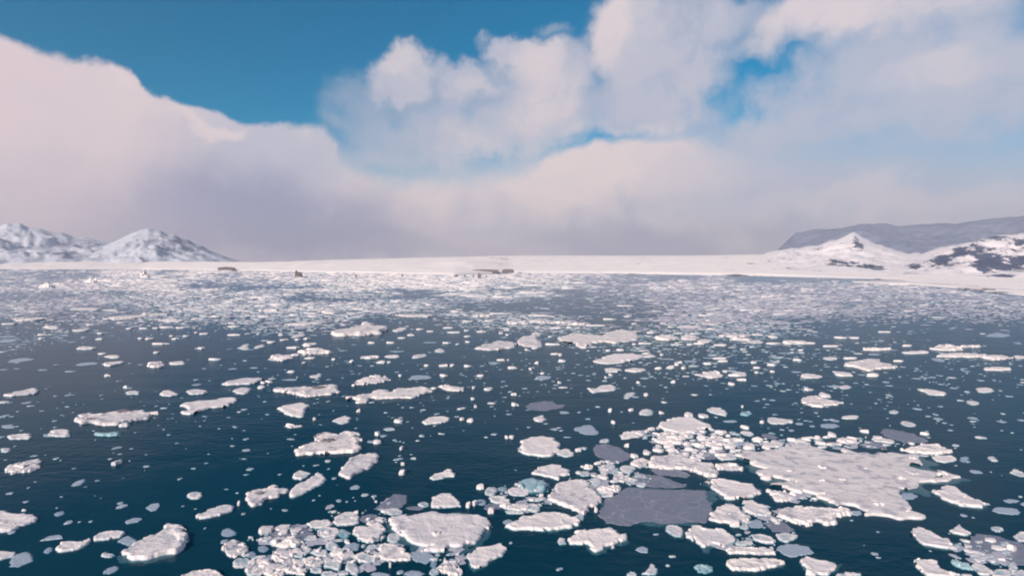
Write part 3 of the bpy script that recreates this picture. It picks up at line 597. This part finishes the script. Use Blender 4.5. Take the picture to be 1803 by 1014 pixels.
e B2 W 35,115,60,14; 50,140,90,24; 50,198,90,20; 100,30,130,18; 268,70,100,14; 590,70,66,12; 600,112,80,20; 218,190,24,16; 370,197,40,14; 495,200,110,18,-10; 390,232,50,24; 548,222,58,24; 490,230,40,26; 455,285,90,20,-8; 310,248,60,18,-10; 470,335,60,22; 570,358,80,22,-10; 527,392,24,14; 763,97,30,12; 830,70,26,12; 803,126,26,12; 1325,158,60,22; 1268,198,60,26; 1210,218,60,16,-10; 1130,250,60,22; 1000,252,50,14; 1510,252,66,16; 1400,172,44,14; 1515,148,80,14; 1565,180,90,20,5; 1655,168,46,18; 1655,208,56,20; 1660,245,40,26; 1590,262,26,12; 1755,175,76,16; 1580,35,80,18; 1068,387,66,24; 1115,387,30,10; 735,368,26,12; 855,383,34,16; 1380,408,44,22; 1488,410,76,32; 1550,412,36,18; 1658,413,50,26; 440,453,54,18
e B2 P 250,118,44,16; 430,180,60,14; 680,190,40,28; 1395,247,110,14; 805,303,76,18; 1180,310,120,14; 780,352,20,10; 190,422,66,14; 35,430,70,18; 918,460,20,12
e B2 R 710,40,140,22; 290,25,140,20; 1300,60,270,26; 1190,160,110,30,-8
E B2 W 515,118,250,22,-3 | the long streak floe | long straight streak of white ice left of the tall rubbly berg
p B2 W 75,285 110,262 140,250 160,250 140,270 150,295 110,300 | the comma floe | comma-shaped white floe in the left middle distance
E B2 W 225,272,90,24,-15 | the tilted streak | tilted streak-like floe just right of the comma-shaped floe
E B2 R 575,260,110,24,-8 | the back slab | slanting rubbly slab behind the wing-shaped raft
E B2 R 360,352,150,44 | the nut floe | lumpy nut-like floe left of the wing-shaped raft
p B2 R 500,310 560,285 620,280 710,305 690,320 600,325 530,335 | the wing-shaped raft | wing-shaped rubbly raft in the middle distance left of centre
p B2 R 735,180 760,160 850,155 900,135 940,125 960,95 985,125 1110,135 1115,150 1060,165 1080,190 1020,195 960,200 870,200 800,205 750,205 | the peaked berg | peaked brown-shaded berg standing highest in the middle distance
E B2 R 985,347,150,26 | the left dash pair floe | left of two end-to-end rubbly bars in the middle distance
E B2 W 1140,343,110,22 | the right dash pair floe | right of two end-to-end white bars in the middle distance
E B2 W 1330,340,115,30,-10 | the tilted lozenge | tilted white lozenge near the middle of the lake
E B2 W 1465,303,70,36 | the nub floe | stubby white floe right of and behind the tilted lozenge
e B3 W 320,372,66,20; 370,372,12,22; 400,425,60,22; 525,435,24,14; 567,393,32,24; 603,465,30,18; 745,377,58,22; 730,340,18,8; 360,163,46,16; 318,185,30,12; 365,197,26,10; 660,210,26,10; 498,300,40,22; 560,290,50,16; 670,262,110,14; 1240,263,36,14; 1310,257,80,20; 1625,265,50,14; 1325,328,60,24; 1058,307,40,18; 1147,303,66,20; 1075,475,26,14; 1043,492,20,14; 1410,430,46,16; 1487,425,56,22; 1580,430,30,14; 1535,405,30,20; 1555,388,40,14; 1745,398,70,24; 1430,335,30,10; 690,148,90,20; 790,145,40,16; 100,105,80,20; 240,100,70,26; 580,62,150,12; 1080,88,110,18; 1195,70,50,20; 1780,155,50,34; 1485,140,30,14; 1440,118,40,12; 1240,120,40,10; 1750,98,40,14
e B3 P 205,345,16,14; 600,503,30,10; 1630,375,100,28; 1270,525,26,12; 1510,520,36,14
e B3 R 430,110,160,24; 590,100,160,24; 860,118,150,20; 975,132,140,20; 200,60,150,22; 320,50,160,16; 1350,180,60,26; 1690,258,80,20
p B3 R 155,290 220,255 300,232 400,240 440,260 420,280 320,295 240,305 | the crest raft | crest-shaped rubbly raft at left of the mid-lake ice chain
p B3 R 430,260 460,210 520,195 555,160 590,175 570,230 610,265 590,285 520,280 480,275 | the star-shaped rubble | star-shaped heap of rubble right of the crest-shaped raft
p B3 R 735,235 780,190 860,178 930,190 990,195 1080,175 1150,155 1250,165 1320,190 1280,215 1200,235 1100,248 990,240 960,262 880,285 810,270 780,250 | the mid-lake ice chain | broad creamy chain of fused ice across the middle of the lake
E B3 R 720,108,180,22 | the far pink bar | long pinkish bar behind the mid-lake ice chain
E B3 R 1460,210,150,42 | the left crag floe | craggy floe right of the broad creamy mid-lake chain
E B3 R 1620,215,130,36 | the middle crag floe | middle one of three craggy floes right of the mid-lake chain
E B3 R 1720,235,90,42 | the right crag floe | rightmost of three craggy floes right of the mid-lake chain
p B3 W 975,375 1030,350 1100,328 1200,322 1300,330 1280,350 1230,372 1150,390 1060,395 1000,388 | the boat-shaped floe | smooth boat-shaped creamy floe in front of the mid-lake chain
E B3 W 1090,437,120,30 | the left twin floe | left of two twin flat floes in front of the boat-shaped floe
E B3 W 1245,437,150,30 | the right twin floe | right of two twin flat floes in front of the boat-shaped floe
E B3 W 1620,140,180,18 | the far dash | clean white dash far back, right of centre
e B4 W 200,205,80,16; 390,185,90,20; 400,150,60,20; 480,195,66,24; 485,162,50,16; 680,195,70,18; 790,210,90,14; 840,165,60,18; 630,232,30,10; 40,105,110,16; 910,165,60,20; 890,275,70,18; 610,283,46,16; 1010,360,70,16,8; 1150,288,60,12; 132,302,44,20; 200,275,70,16; 215,290,50,12; 10,325,24,12; 300,353,80,22; 318,387,54,16; 263,412,30,16; 230,345,26,14; 380,297,50,12; 390,325,40,10; 470,310,44,16; 480,345,26,10; 395,350,24,8; 1190,208,60,14; 1240,240,140,16; 1070,135,60,16
e B4 P 60,290,50,30; 325,295,90,12; 1165,318,36,12; 1075,395,36,12; 600,345,60,16; 860,422,60,20; 1355,280,76,18,10; 1500,340,60,14; 1575,390,36,18; 1660,150,130,20; 1770,190,40,30
e B4 R 290,150,180,22; 310,170,120,24; 600,185,140,30; 1520,208,110,16; 1780,270,60,30
E B4 R 1025,220,150,22 | the thin far chain | thin chain of rubble behind the saddle-shaped rubble raft
E B4 W 790,272,84,20 | the small dash floe | small white dash left of and behind the saddle-shaped rubble raft
p B4 R 860,305 920,280 970,268 1050,275 1060,295 1115,305 1100,325 1030,330 980,340 930,320 | the saddle-shaped raft | saddle-shaped rubble raft in the right middle distance
p B4 R 85,355 130,340 170,335 215,350 215,370 140,378 | the spiky floe | small spiky rubbly floe in the middle distance right of centre
E B4 W 850,352,100,22,8 | the right sliver floe | slim white sliver just in front of the saddle-shaped rubble raft
E B4 W 682,365,100,24,5 | the left sliver floe | slim white sliver left of and in front of the saddle-shaped raft
E B4 R 1400,215,170,36 | the rear ridge floe | rear ridge of rubble in the right distance
E B4 R 1480,255,260,28 | the long ridge floe | long ridge of rubble stretching across the right distance
E B4 R 1660,265,150,36 | the lumpy right floe | lumpy bright floe near the right edge in the distance
E B4 W 1665,327,150,24 | the flat right floe | flat white floe in front of the lumpy bright floe at right
"""
FR = FR
items = []
def ell(cx, cy, w, h, ang, rs):
    n = rs.choice((7, 8, 9, 10)); a0 = R(ang); out = []
    ex = rs.uniform(.7, 1.15)
    for i in range(n):
        t = 2*math.pi*i/n
        c, s = math.cos(t), math.sin(t)
        r = 1+rs.uniform(-.18, .14)
        x = math.copysign(abs(c)**ex, c)*w/2*r; y = math.copysign(abs(s)**ex, s)*h/2*r
        out.append((cx+x*math.cos(a0)-y*math.sin(a0), cy+x*math.sin(a0)+y*math.cos(a0)))
    return out
rs0 = random.Random(11)
for ln in DATA.strip().splitlines():
    seg = [q.strip() for q in ln.split('|')]
    tk = seg[0].split(' ', 3); frm = FR[tk[1]]; kind = tk[2]
    cv = lambda p: (frm[0]+p[0]*frm[2], frm[1]+p[1]*frm[2])
    if tk[0] == 'p':
        pts = [tuple(map(float, q.split(','))) for q in tk[3].split()]
        items.append(dict(poly=[cv(p) for p in pts], kind=kind, ph=seg[1], lab=seg[2], far=tk[1][0] == 'B'))
    else:
        for q in tk[3].split(';'):
            v = list(map(float, q.split(','))); v += [0]*(5-len(v))
            if v[2] < 5: continue
            if kind == 'R' and tk[1] in ('A2', 'A4') and tk[0] == 'e': v[2] *= 1.25; v[3] *= 1.2
            items.append(dict(poly=[cv(p) for p in ell(*v, rs0)], kind=kind, ph=seg[1] if len(seg) > 1 else None, lab=seg[2] if len(seg) > 1 else None, far=tk[1][0] == 'B'))
for it in items:
    xs = [p[0] for p in it['poly']]; ys = [p[1] for p in it['poly']]
    it['x'] = (min(xs)+max(xs))/2; it['y'] = (min(ys)+max(ys))/2; it['w'] = max(xs)-min(xs); it['h'] = max(ys)-min(ys)
    it['area'] = it['w']*it['h']*(3 if it['ph'] else 1)
items.sort(key=lambda i: -i['area'])
NIND = 296
ind, rest = items[:NIND], items[NIND:]
def build(it, seed):
    k = it['kind']; ymin = min(p[1] for p in it['poly']); ymax = max(p[1] for p in it['poly'])
    X0, Y0 = on_plane(it['x'], it['y']); wm = it['w']/F*Y0
    hh = {'W': min(.24, .034*wm+.07), 'R': min(.45, .055*wm+.10), 'C': .3, 'P': min(.07, .02*wm+.02), 'G': .035, 'T': min(.35, .07*wm+.1), 'D': .05, 'K': .02}[k]
    if it['far']: hh *= 1.2
    if it.get('ph') == 'the peaked berg': hh = 1.25
    if it.get('ph') == 'the huge raft': hh = .32
    if it.get('ph') == 'the great smooth floe': hh = .27
    hpx = hh*F/Y0                                   # part of the outline's height that is the ice's own height
    f = min(.55, hpx/max(1, (ymax-ymin)))
    wp = []
    for x, y in it['poly']:
        t = (ymax-y)/max(.01, ymax-ymin)
        wp.append(on_plane(x, y+(ymax-ymin)*f*t*.8))
    c = np.mean(wp, axis=0)
    pl = [(a-c[0], b_-c[1]) for a, b_ in wp]
    px = it['w']*.57
    gk = 'C' if k == 'R' and it['w'] > 62 else k
    res = int(min(230 if gk == 'C' else 140, max(9, px*(1.2 if k == 'R' else 1.0))))
    r = floe_mesh(pl, hh*(.8 if gk == 'C' else 1), gk, seed, res)
    return r, c, pl, hh
def dirword(dx, dy):
    # dx to the right, dy towards the viewer (photograph coordinates stretched for foreshortening)
    a = math.degrees(math.atan2(dy*2.2, dx)) % 360
    return ['right of', 'front-right of', 'in front of', 'front-left of', 'left of', 'behind-left of', 'behind', 'behind-right of'][int(((a+22.5) % 360)//45)]
marks = [i for i in ind if i['ph']]
buck = {}
for it in ind:
    if it['ph']: continue
    L = min(marks, key=lambda m_: math.hypot(m_['x']-it['x'], 2.2*(m_['y']-it['y']))-.25*m_['w'])
    dw = dirword(it['x']-L['x'], it['y']-L['y'])
    kd = 'rubble' if it['kind'] == 'R' else it['kind']
    buck.setdefault((L['ph'], dw, kd), []).append((math.hypot(it['x']-L['x'], 2.2*(it['y']-L['y'])), it))
KW = {'W': 'white ice chunk', 'rubble': 'rubbly ice chunk', 'P': 'bluish half-sunken chunk', 'G': 'grey thin ice sheet', 'T': 'blue-green chunk'}
ORD = ['', 'second ', 'third ', 'fourth ', 'fifth ', 'sixth ', 'seventh ', 'eighth ', 'ninth ', 'tenth ']
for (ph, dw, kd), l in buck.items():
    l.sort(key=lambda q: q[0])
    for n, (_, it) in enumerate(l):
        asp = it['w']/it['h']
        size = 'tiny' if it['w'] < 13 else 'small' if it['w'] < 32 else 'broad'
        sh = 'sliver-like' if asp > 4 else 'rounded' if asp < 2.2 else 'oval'
        rank = 'nearest' if n == 0 and len(l) > 1 else (ORD[min(n, 9)]+'nearest' if n else '')
        it['lab'] = f"{size} {sh} {KW[kd]}, {rank+' one ' if rank else ''}{dw} {ph}"
NAMES = {'W': ('ice_floe', 'ice floe'), 'R': ('ice_floe', 'ice floe'), 'P': ('sunken_ice_chunk', 'ice chunk'), 'G': ('thin_ice_sheet', 'ice sheet'), 'T': ('blue_ice_chunk', 'ice chunk')}
GR = {'W': 'snowy ice floes adrift on the lake', 'R': 'rubbly ice floes adrift on the lake', 'P': 'half-sunken wet ice chunks', 'G': 'thin grey ice sheets on the water', 'T': 'bare blue-green ice chunks'}
FOOT = {'the lens-shaped floe', 'the ragged floe', 'the great smooth floe', 'the blue-green block', 'the cube floe', 'the axe-head floe', 'the giant grey sheet', 'the dagger floe',
        'the round creamy floe', 'the potato floe', 'the bright pebble', 'the left dome floe', 'the hump-backed floe', 'the shield floe', 'the front stacked slab', 'the cushion floe', 'the huge raft', 'the trowel floe', 'the bone-shaped floe', 'the pointed shard'}
PIT_SHADOW = {'the pitted floe': [(570, 340, 70, 26, 'A2')], 'the notched floe': [(225, 605, 40, 18, 'A2')], 'the left rubble raft': [(460, 232, 60, 14, 'A1'), (620, 195, 70, 14, 'A1')],
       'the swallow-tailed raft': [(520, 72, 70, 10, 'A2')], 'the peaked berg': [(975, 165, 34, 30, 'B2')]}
def top_at(V, x, y):
    i = np.argmin((V[:, 0]-x)**2+(V[:, 1]-y)**2); return V[i, 2]
for n, it in enumerate(ind):
    r, c, pl, hh = build(it, 100+n)
    nm, ct = NAMES[it['kind']]
    if it['kind'] in 'WR' and it['w'] < 32 and not it['ph']: nm, ct = 'ice_chunk', 'ice chunk'
    o = mesh_obj(nm, r[0], r[1], M[it['kind']], smooth=it['kind'] != 'R' or it['w'] > 62)
    o.location = (c[0], c[1], 0); tag(o, it['lab'], ct, GR[it['kind']])
    V = r[0]
    if it['ph'] in FOOT:                            # wet foot of the floe just awash
        ex = [(a*1.035, b_*1.035-.012*abs(max(q[1] for q in pl)-min(q[1] for q in pl))-.12) for a, b_ in pl]
        fm = floe_mesh(ex, .022, 'K', 700+n, max(24, int(it['w']*.35)), 1.6)
        mesh_obj('submerged_foot', fm[0], fm[1], M['K'], parent=o)
    if it['kind'] in 'WR' and it['w'] > 60:         # blocks frozen on top
        rr = random.Random(n*7+1); kk = 0
        nb = 12 if it['ph'] in ('the huge raft',) else rr.randint(1, 3)
        for tr in range(60):
            if kk >= nb: break
            q = V[rr.randrange(len(V))]
            if q[2] < hh*.45: continue
            s_ = rr.uniform(.03, .08)*min(9, it['w']/F*c[1])*.7
            bm = floe_mesh([(s_*math.cos(t)*rr.uniform(.7, 1.3), s_*.8*math.sin(t)*rr.uniform(.7, 1.3)) for t in (0, .8, 1.7, 2.6, 3.6, 4.4, 5.3)], max(.06, s_*.4), 'T', n*13+kk, 12)
            bo = mesh_obj('snow_lump', bm[0], bm[1], M['W'], parent=o); bo.location = (q[0], q[1], q[2]-.03); kk += 1
    for (px, py, w_, h_, fr) in PIT_SHADOW.get(it['ph'], []):  # shadow in the hollows, laid on as dark patches
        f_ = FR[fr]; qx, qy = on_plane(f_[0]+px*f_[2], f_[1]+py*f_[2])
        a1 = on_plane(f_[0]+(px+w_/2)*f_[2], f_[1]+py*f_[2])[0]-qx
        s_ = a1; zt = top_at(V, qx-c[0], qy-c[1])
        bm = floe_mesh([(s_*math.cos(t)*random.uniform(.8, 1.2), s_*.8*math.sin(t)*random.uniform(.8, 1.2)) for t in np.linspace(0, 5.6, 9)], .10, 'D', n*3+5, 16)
        bo = mesh_obj('pit_shadow_patch', bm[0], bm[1], M['D'], parent=o); bo.location = (qx-c[0], qy-c[1], zt)

# ------------------------------------------------------------------ uncounted small ice: one object
rg = np.random.RandomState(5)
SV = []; SF = []; SM = []; off = 0
def add_chunks(x, y, r, asp, rot, h, matidx, n=6):
    """many low irregular chunks at once: waterline ring, top ring, top centre"""
    global off
    K = len(x); t = np.linspace(0, 2*np.pi, n, endpoint=False)[None, :]+rg.rand(K, n)*.55
    rad = r[:, None]*(.72+.5*rg.rand(K, n))
    lx = np.cos(t)*rad; ly = np.sin(t)*rad*asp[:, None]
    c, s = np.cos(rot)[:, None], np.sin(rot)[:, None]
    wx = lx*c-ly*s; wy = lx*s+ly*c
    tilt = rg.randn(K, 2)*.22
    z1 = h[:, None]*(1+tilt[:, :1]*np.cos(t)+tilt[:, 1:]*np.sin(t)); z1 = np.maximum(z1, .15*h[:, None])
    b0 = np.stack([x[:, None]+wx*1.05, y[:, None]+wy*1.05, np.full_like(wx, -.05)], -1)
    b1 = np.stack([x[:, None]+wx*.9, y[:, None]+wy*.9, z1], -1)
    ce = np.stack([x, y, h*(1.05+.3*rg.rand(K))], -1)[:, None]
    V = np.concatenate([b0, b1, ce], 1); m = 2*n+1
    SV.append(V.reshape(-1, 3)); base = off+np.arange(K)[:, None]*m
    for i in range(n):
        j = (i+1) % n
        SF.append(np.concatenate([base+i, base+j, base+n+j], 1)); SF.append(np.concatenate([base+i, base+n+j, base+n+i], 1))
        SF.append(np.concatenate([base+n+i, base+n+j, base+2*n], 1))
        SM.extend([matidx]*3)
    off += K*m
# traced pieces beyond the 296 largest
for n, it in enumerate(rest):
    X0, Y0 = on_plane(it['x'], it['y']); wm = it['w']/F*Y0/2
    add_chunks(np.array([X0]), np.array([Y0]), np.array([wm]), np.array([min(1.1, max(.4, it['h']/it['w']*2.2))]), np.array([0.]), np.array([.06 if it['kind'] == 'P' else .3]), 1 if it['kind'] == 'P' else 0, 9)
# where the far field is dense: a density written over the lake in photograph rows, sampled onto the water
def cover(px, py, X, Y):
    u = px/100.0
    c = np.interp(py, [474, 482, 490, 500, 512, 525, 545, 570, 600, 640, 700, 1014], [.32, .62, .66, .62, .54, .44, .33, .19, .08, .022, .010, .006])
    mid = np.exp(-((px-760)/330)**2)
    c = c*(1+.75*mid*np.clip((545-py)/40, 0, 1))
    right = np.clip((px-1000)/250, 0, 1)
    c = np.where(py < 497, c*(1-.65*right), c*(1+.3*right))
    left = np.clip((420-px)/250, 0, 1); c = np.where(py < 492, c*(1-.75*left), c*(1-.15*left))
    sc = 9+Y*.05
    nn = fbm(X/(sc*1.9), Y/(sc*1.5), 77, 4)
    g_ = np.clip((nn-.42)*10, 0.08, 2.4)
    fl = np.maximum(.75*right*np.clip((py-492)/12, 0, 1)*np.clip((575-py)/25, 0, 1), np.maximum(.4*left*np.clip((610-py)/40, 0, 1), 1.1*mid*np.clip((508-py)/14, 0, 1)))
    return c*np.maximum(g_, fl)
N = 330000
py = 474+(rg.rand(N)**2.1)*540; px = -260+rg.rand(N)*2330
v = (py-HOR); dd = CAMH*F/v
dx_ = (px-PW/2)/F*dd
shr = interp(px, shore); 
# chunk radius in metres grows with distance because only the larger ones stay visible
rad = np.exp(rg.randn(N)*.58)*(.15+dd*.0030)*np.interp(py, [474, 560, 640], [1.25, 1.15, 1])
dens_img = (rg.rand(N)**0)                       # expected pieces per photograph pixel compared with the wanted cover
pdf = 1/(2.1*540)*((py-474)/540)**(1/2.1-1)*(1/2330)*N*540/540
area_px = (np.pi*(rad*F/dd)**2)*(CAMH/dd)*1.0*.8
area_px = np.maximum(area_px, .25)
want = cover(px, py, dx_, dd)
keep = (rg.rand(N) < want/(pdf*area_px+1e-9)) & (py > shr+1.0)
# keep clear of the big floes near the viewer
near = py > 640
clash = np.zeros(N, bool)
for it in ind[:160]:
    clash |= near & (abs(px-it['x']) < it['w']*.5) & (abs(py-it['y']) < it['h']*.5)
keep &= ~clash
idx = np.where(keep)[0]
typ = rg.rand(len(idx)); hgt = (.04+rad[idx]*.07)*rg.uniform(.4, 1.4, len(idx)); asp = rg.uniform(.45, 1.0, len(idx))*np.interp(py[idx], [474, 560, 660], [.5, .6, 1]); rot = rg.randn(len(idx))*np.interp(py[idx], [474, 560, 660], [.08, .12, .4])
lilac = ((px[idx] > 1000) & (py[idx] < 570)) | (px[idx] < 180)
a = typ > np.where(lilac, .66, .30); bsel = ~a
add_chunks(dx_[idx][a], dd[idx][a], rad[idx][a], asp[a], rot[a], hgt[a], 0)
far_ = py[idx] < 585
l2 = bsel & far_; bsel = bsel & ~far_
add_chunks(dx_[idx][l2], dd[idx][l2], rad[idx][l2]*1.7, asp[l2], rot[l2], np.full(l2.sum(), .07), 2)
add_chunks(dx_[idx][bsel], dd[idx][bsel], rad[idx][bsel]*1.5, asp[bsel], rot[bsel], np.full(bsel.sum(), .05), 2 if 0 else 1)
# brash between the blocks of the foreground fields
def brash(cx, cy, rx, ry, k, r0, r1):
    aa = rg.rand(k)*2*np.pi; q = np.sqrt(rg.rand(k))
    bx = cx+np.cos(aa)*q*rx; by = cy+np.sin(aa)*q*ry
    D_ = CAMH*F/(by-HOR); XX = (bx-PW/2)/F*D_
    k = k//2; aa = aa[:k]; XX = XX[:k]; D_ = D_[:k]; r = (r0+(r1-r0)*rg.rand(k)**2.6*1.5)*1.35
    k = k; t = rg.rand(k) < .8
    add_chunks(XX[t], D_[t], r[t], rg.uniform(.5, 1, t.sum()), rg.rand(t.sum())*6, r[t]*.30*rg.uniform(.3, 1.5, t.sum())+.03, 0, 5)
    add_chunks(XX[~t], D_[~t], r[~t], rg.uniform(.5, 1, (~t).sum()), rg.rand((~t).sum())*6, np.full((~t).sum(), .05), 1)
for a_ in [(525, 975, 110, 42, 190, .06, .34), (640, 905, 70, 30, 90, .05, .22), (930, 880, 70, 26, 150, .05, .25), (1075, 845, 75, 28, 190, .06, .28), (1235, 785, 90, 26, 330, .07, .34),
           (1180, 770, 50, 14, 120, .07, .3), (1340, 790, 60, 14, 110, .07, .3), (1490, 783, 130, 10, 150, .08, .34), (1640, 800, 40, 12, 40, .08, .3), (1330, 915, 70, 24, 90, .05, .22), (1330, 965, 60, 20, 60, .05, .2),
           (1745, 985, 60, 28, 130, .05, .24), (1500, 885, 120, 8, 60, .06, .2), (780, 985, 60, 18, 70, .05, .2), (640, 985, 60, 30, 120, .05, .22), (1430, 880, 60, 10, 40, .06, .2)]:
    brash(*a_)
    k = a_[4]//12; aa = rg.rand(k)*2*np.pi; q = np.sqrt(rg.rand(k)); bx = a_[0]+np.cos(aa)*q*a_[2]; by = a_[1]+np.sin(aa)*q*a_[3]; D_ = CAMH*F/(by-HOR)
    add_chunks((bx-PW/2)/F*D_, D_, rg.uniform(.3, .9, k), rg.uniform(.4, 1, k), rg.rand(k)*6, np.full(k, .025), 2, 11)
V = np.concatenate(SV); Fc = np.concatenate(SF); mi = np.concatenate([np.full(len(f), m_) for f, m_ in zip(SF, SM)])
ob = mesh_obj('loose_ice_fragments', V, Fc, [M['W'], M['P'], M['L']], smooth=False)
ob.data.polygons.foreach_set('material_index', mi.astype(np.int32))
tag(ob, 'countless loose ice fragments and distant pack ice scattered over the lake', 'ice fragments', kind='stuff')

# ------------------------------------------------------------------ things by the far shore
def blockrock(name, px, py, wpx, hpx, mat, seed, label, cat, group=None, peaks=1):
    x, y = on_plane(px, py+hpx/2); w = wpx/F*y; h = hpx/F*y
    poly = [(w/2*math.cos(t)*random.uniform(.85, 1.1), w*.35*math.sin(t)*random.uniform(.8, 1.1)) for t in np.linspace(0, 2*math.pi, 12)[:-1]]
    r = floe_mesh(poly, h, 'T', seed, 26)
    V = r[0]; V[:, 2] = np.where(V[:, 2] > 0, V[:, 2]*.6, V[:, 2])
    o = mesh_obj(name, V, r[1], mat, smooth=False); o.location = (x, y, 0)
    return tag(o, label, cat, group)
blockrock('dark_iceberg', 526, 482, 15, 11, M['rock'], 3, 'dark brown boulder-like iceberg standing in the pack ice at far left of centre', 'iceberg')
gi = 'white icebergs before the far shore'
blockrock('iceberg', 83, 500, 28, 13, M['W'], 4, 'white knobbly iceberg, left one of the pair near the far left shore', 'iceberg', gi)
blockrock('iceberg', 160, 491, 24, 13, M['W'], 5, 'white blocky iceberg, right one of the pair near the far left shore', 'iceberg', gi)
blockrock('iceberg', 255, 482, 16, 12, M['W'], 6, 'peaked little white iceberg at the shoreline left of the dark one', 'iceberg', gi)
gd = 'dark upright rocks on the far shore'
for k, (x_, w_, h_, lb) in enumerate([(803, 7, 6, 'low dark rock, leftmost of the row on the middle far shore'), (818, 4, 6, 'thin dark upright rock, second from left in the far row'),
                              (833, 4, 7, 'thin dark upright rock just left of the tallest in the row'), (844, 6, 11, 'tallest dark upright rock of the row on the far shore'),
                              (856, 4, 6, 'small dark rock, rightmost of the row on the far shore'), (627, 4, 7, 'lone dark stub in the pack ice between boulder and rocks'),
                              (709, 4, 6, 'lone small dark stub just left of the row of rocks')]):
    blockrock('shore_rock', x_, 484.5, w_, h_, M['rock'], 20+k, lb, 'rock', gd)
# low snowy island with a rocky rim and dark rock strips on the far shore
def strip(name, pts, hp, mat, lab, cat, seed):
    poly = [on_plane(x, y) for x, y in pts]; c = np.mean(poly, axis=0); pl = [(a-c[0], b_-c[1]) for a, b_ in poly]
    r = floe_mesh(pl, hp, 'R', seed, 60, .5); o = mesh_obj(name, r[0], r[1], mat, smooth=False); o.location = (c[0], c[1], 0)
    return tag(o, lab, cat)
def outcrop(x0, x1, ybase, ytop, dist, lab, seed, dip=0):
    """ridge of bare rock lying on the snow at a given distance"""
    V = []; n = 40
    for i in range(n+1):
        px = x0+(x1-x0)*i/n; rx, ry, rz = ray(px, HOR); hz = math.hypot(rx, ry)
        s_ = math.sin(math.pi*i/n)**.6; nz = .6+.8*vnoise(i*.7, seed, seed)
        zb = CAMH+dist*math.tan(azel(px, ybase+dip*abs(2*i/n-1)**2)[1]); ht = (ybase-ytop)/F*dist*s_*nz
        for q, (dd_, zz) in enumerate([(-14, zb-6), (-5, zb+ht*.7), (0, zb+ht), (10, zb+ht*.5), (24, zb-6)]):
            V.append((rx/hz*(dist+dd_), ry/hz*(dist+dd_), zz))
    fs = [(i*5+j, (i+1)*5+j, (i+1)*5+j+1, i*5+j+1) for i in range(n) for j in range(4)]
    o = mesh_obj('rock_outcrop', np.array(V), np.array(fs), M['rock'], smooth=False)
    return tag(o, lab, 'rock', 'rock outcrops in the far snow')
outcrop(831, 878, 475.5, 474.3, 1200, 'long thin dark rock strip, nearest below the snowy dome', 1)
outcrop(884, 905, 475.5, 473.8, 1200, 'short thin dark rock strip right of the long one', 2)
outcrop(765, 900, 464.0, 461.6, 1540, 'arched thin line of rock rimming the low snowy dome', 3, dip=5)
outcrop(383, 415, 471.8, 470.2, 1860, 'small dark rocks on the snow at far left of centre', 4)
outcrop(1456, 1475, 466, 462.5, 1250, 'small broken outcrop at the foot of the peaked mountain', 5)
# snow spit running out from the right shore
sp_ = [on_plane(x, y) for x, y in [(1506, 497.2), (1560, 495), (1640, 494), (1820, 496), (1820, 516), (1700, 507), (1640, 502.5), (1560, 499.6)]]
r = floe_mesh(sp_, 1.6, 'P', 91, 110, .6); tag(mesh_obj('snow_spit', r[0], r[1], M['W']), kind='structure')

# ------------------------------------------------------------------ air
import bmesh
bm = bmesh.new(); bmesh.ops.create_cube(bm, size=1)
me = bpy.data.meshes.new('haze'); bm.to_mesh(me); bm.free()
hz = col(bpy.data.objects.new('haze', me)); hz.scale = (14000, 8000, 410); hz.location = (0, 3200, 410/2-25)
hm = bpy.data.materials.new('haze'); hm.use_nodes = True; hm.node_tree.nodes.clear()
hb = NB(hm.node_tree); pv = hb.new('ShaderNodeVolumePrincipled'); pv.inputs['Color'].default_value = (.92, .90, 1.0, 1); pv.inputs['Density'].default_value = 1.05e-4
pv.inputs['Anisotropy'].default_value = .2
oo = hb.new('ShaderNodeOutputMaterial'); hm.node_tree.links.new(pv.outputs[0], oo.inputs['Volume'])
me.materials.append(hm); tag(hz, kind='stuff')
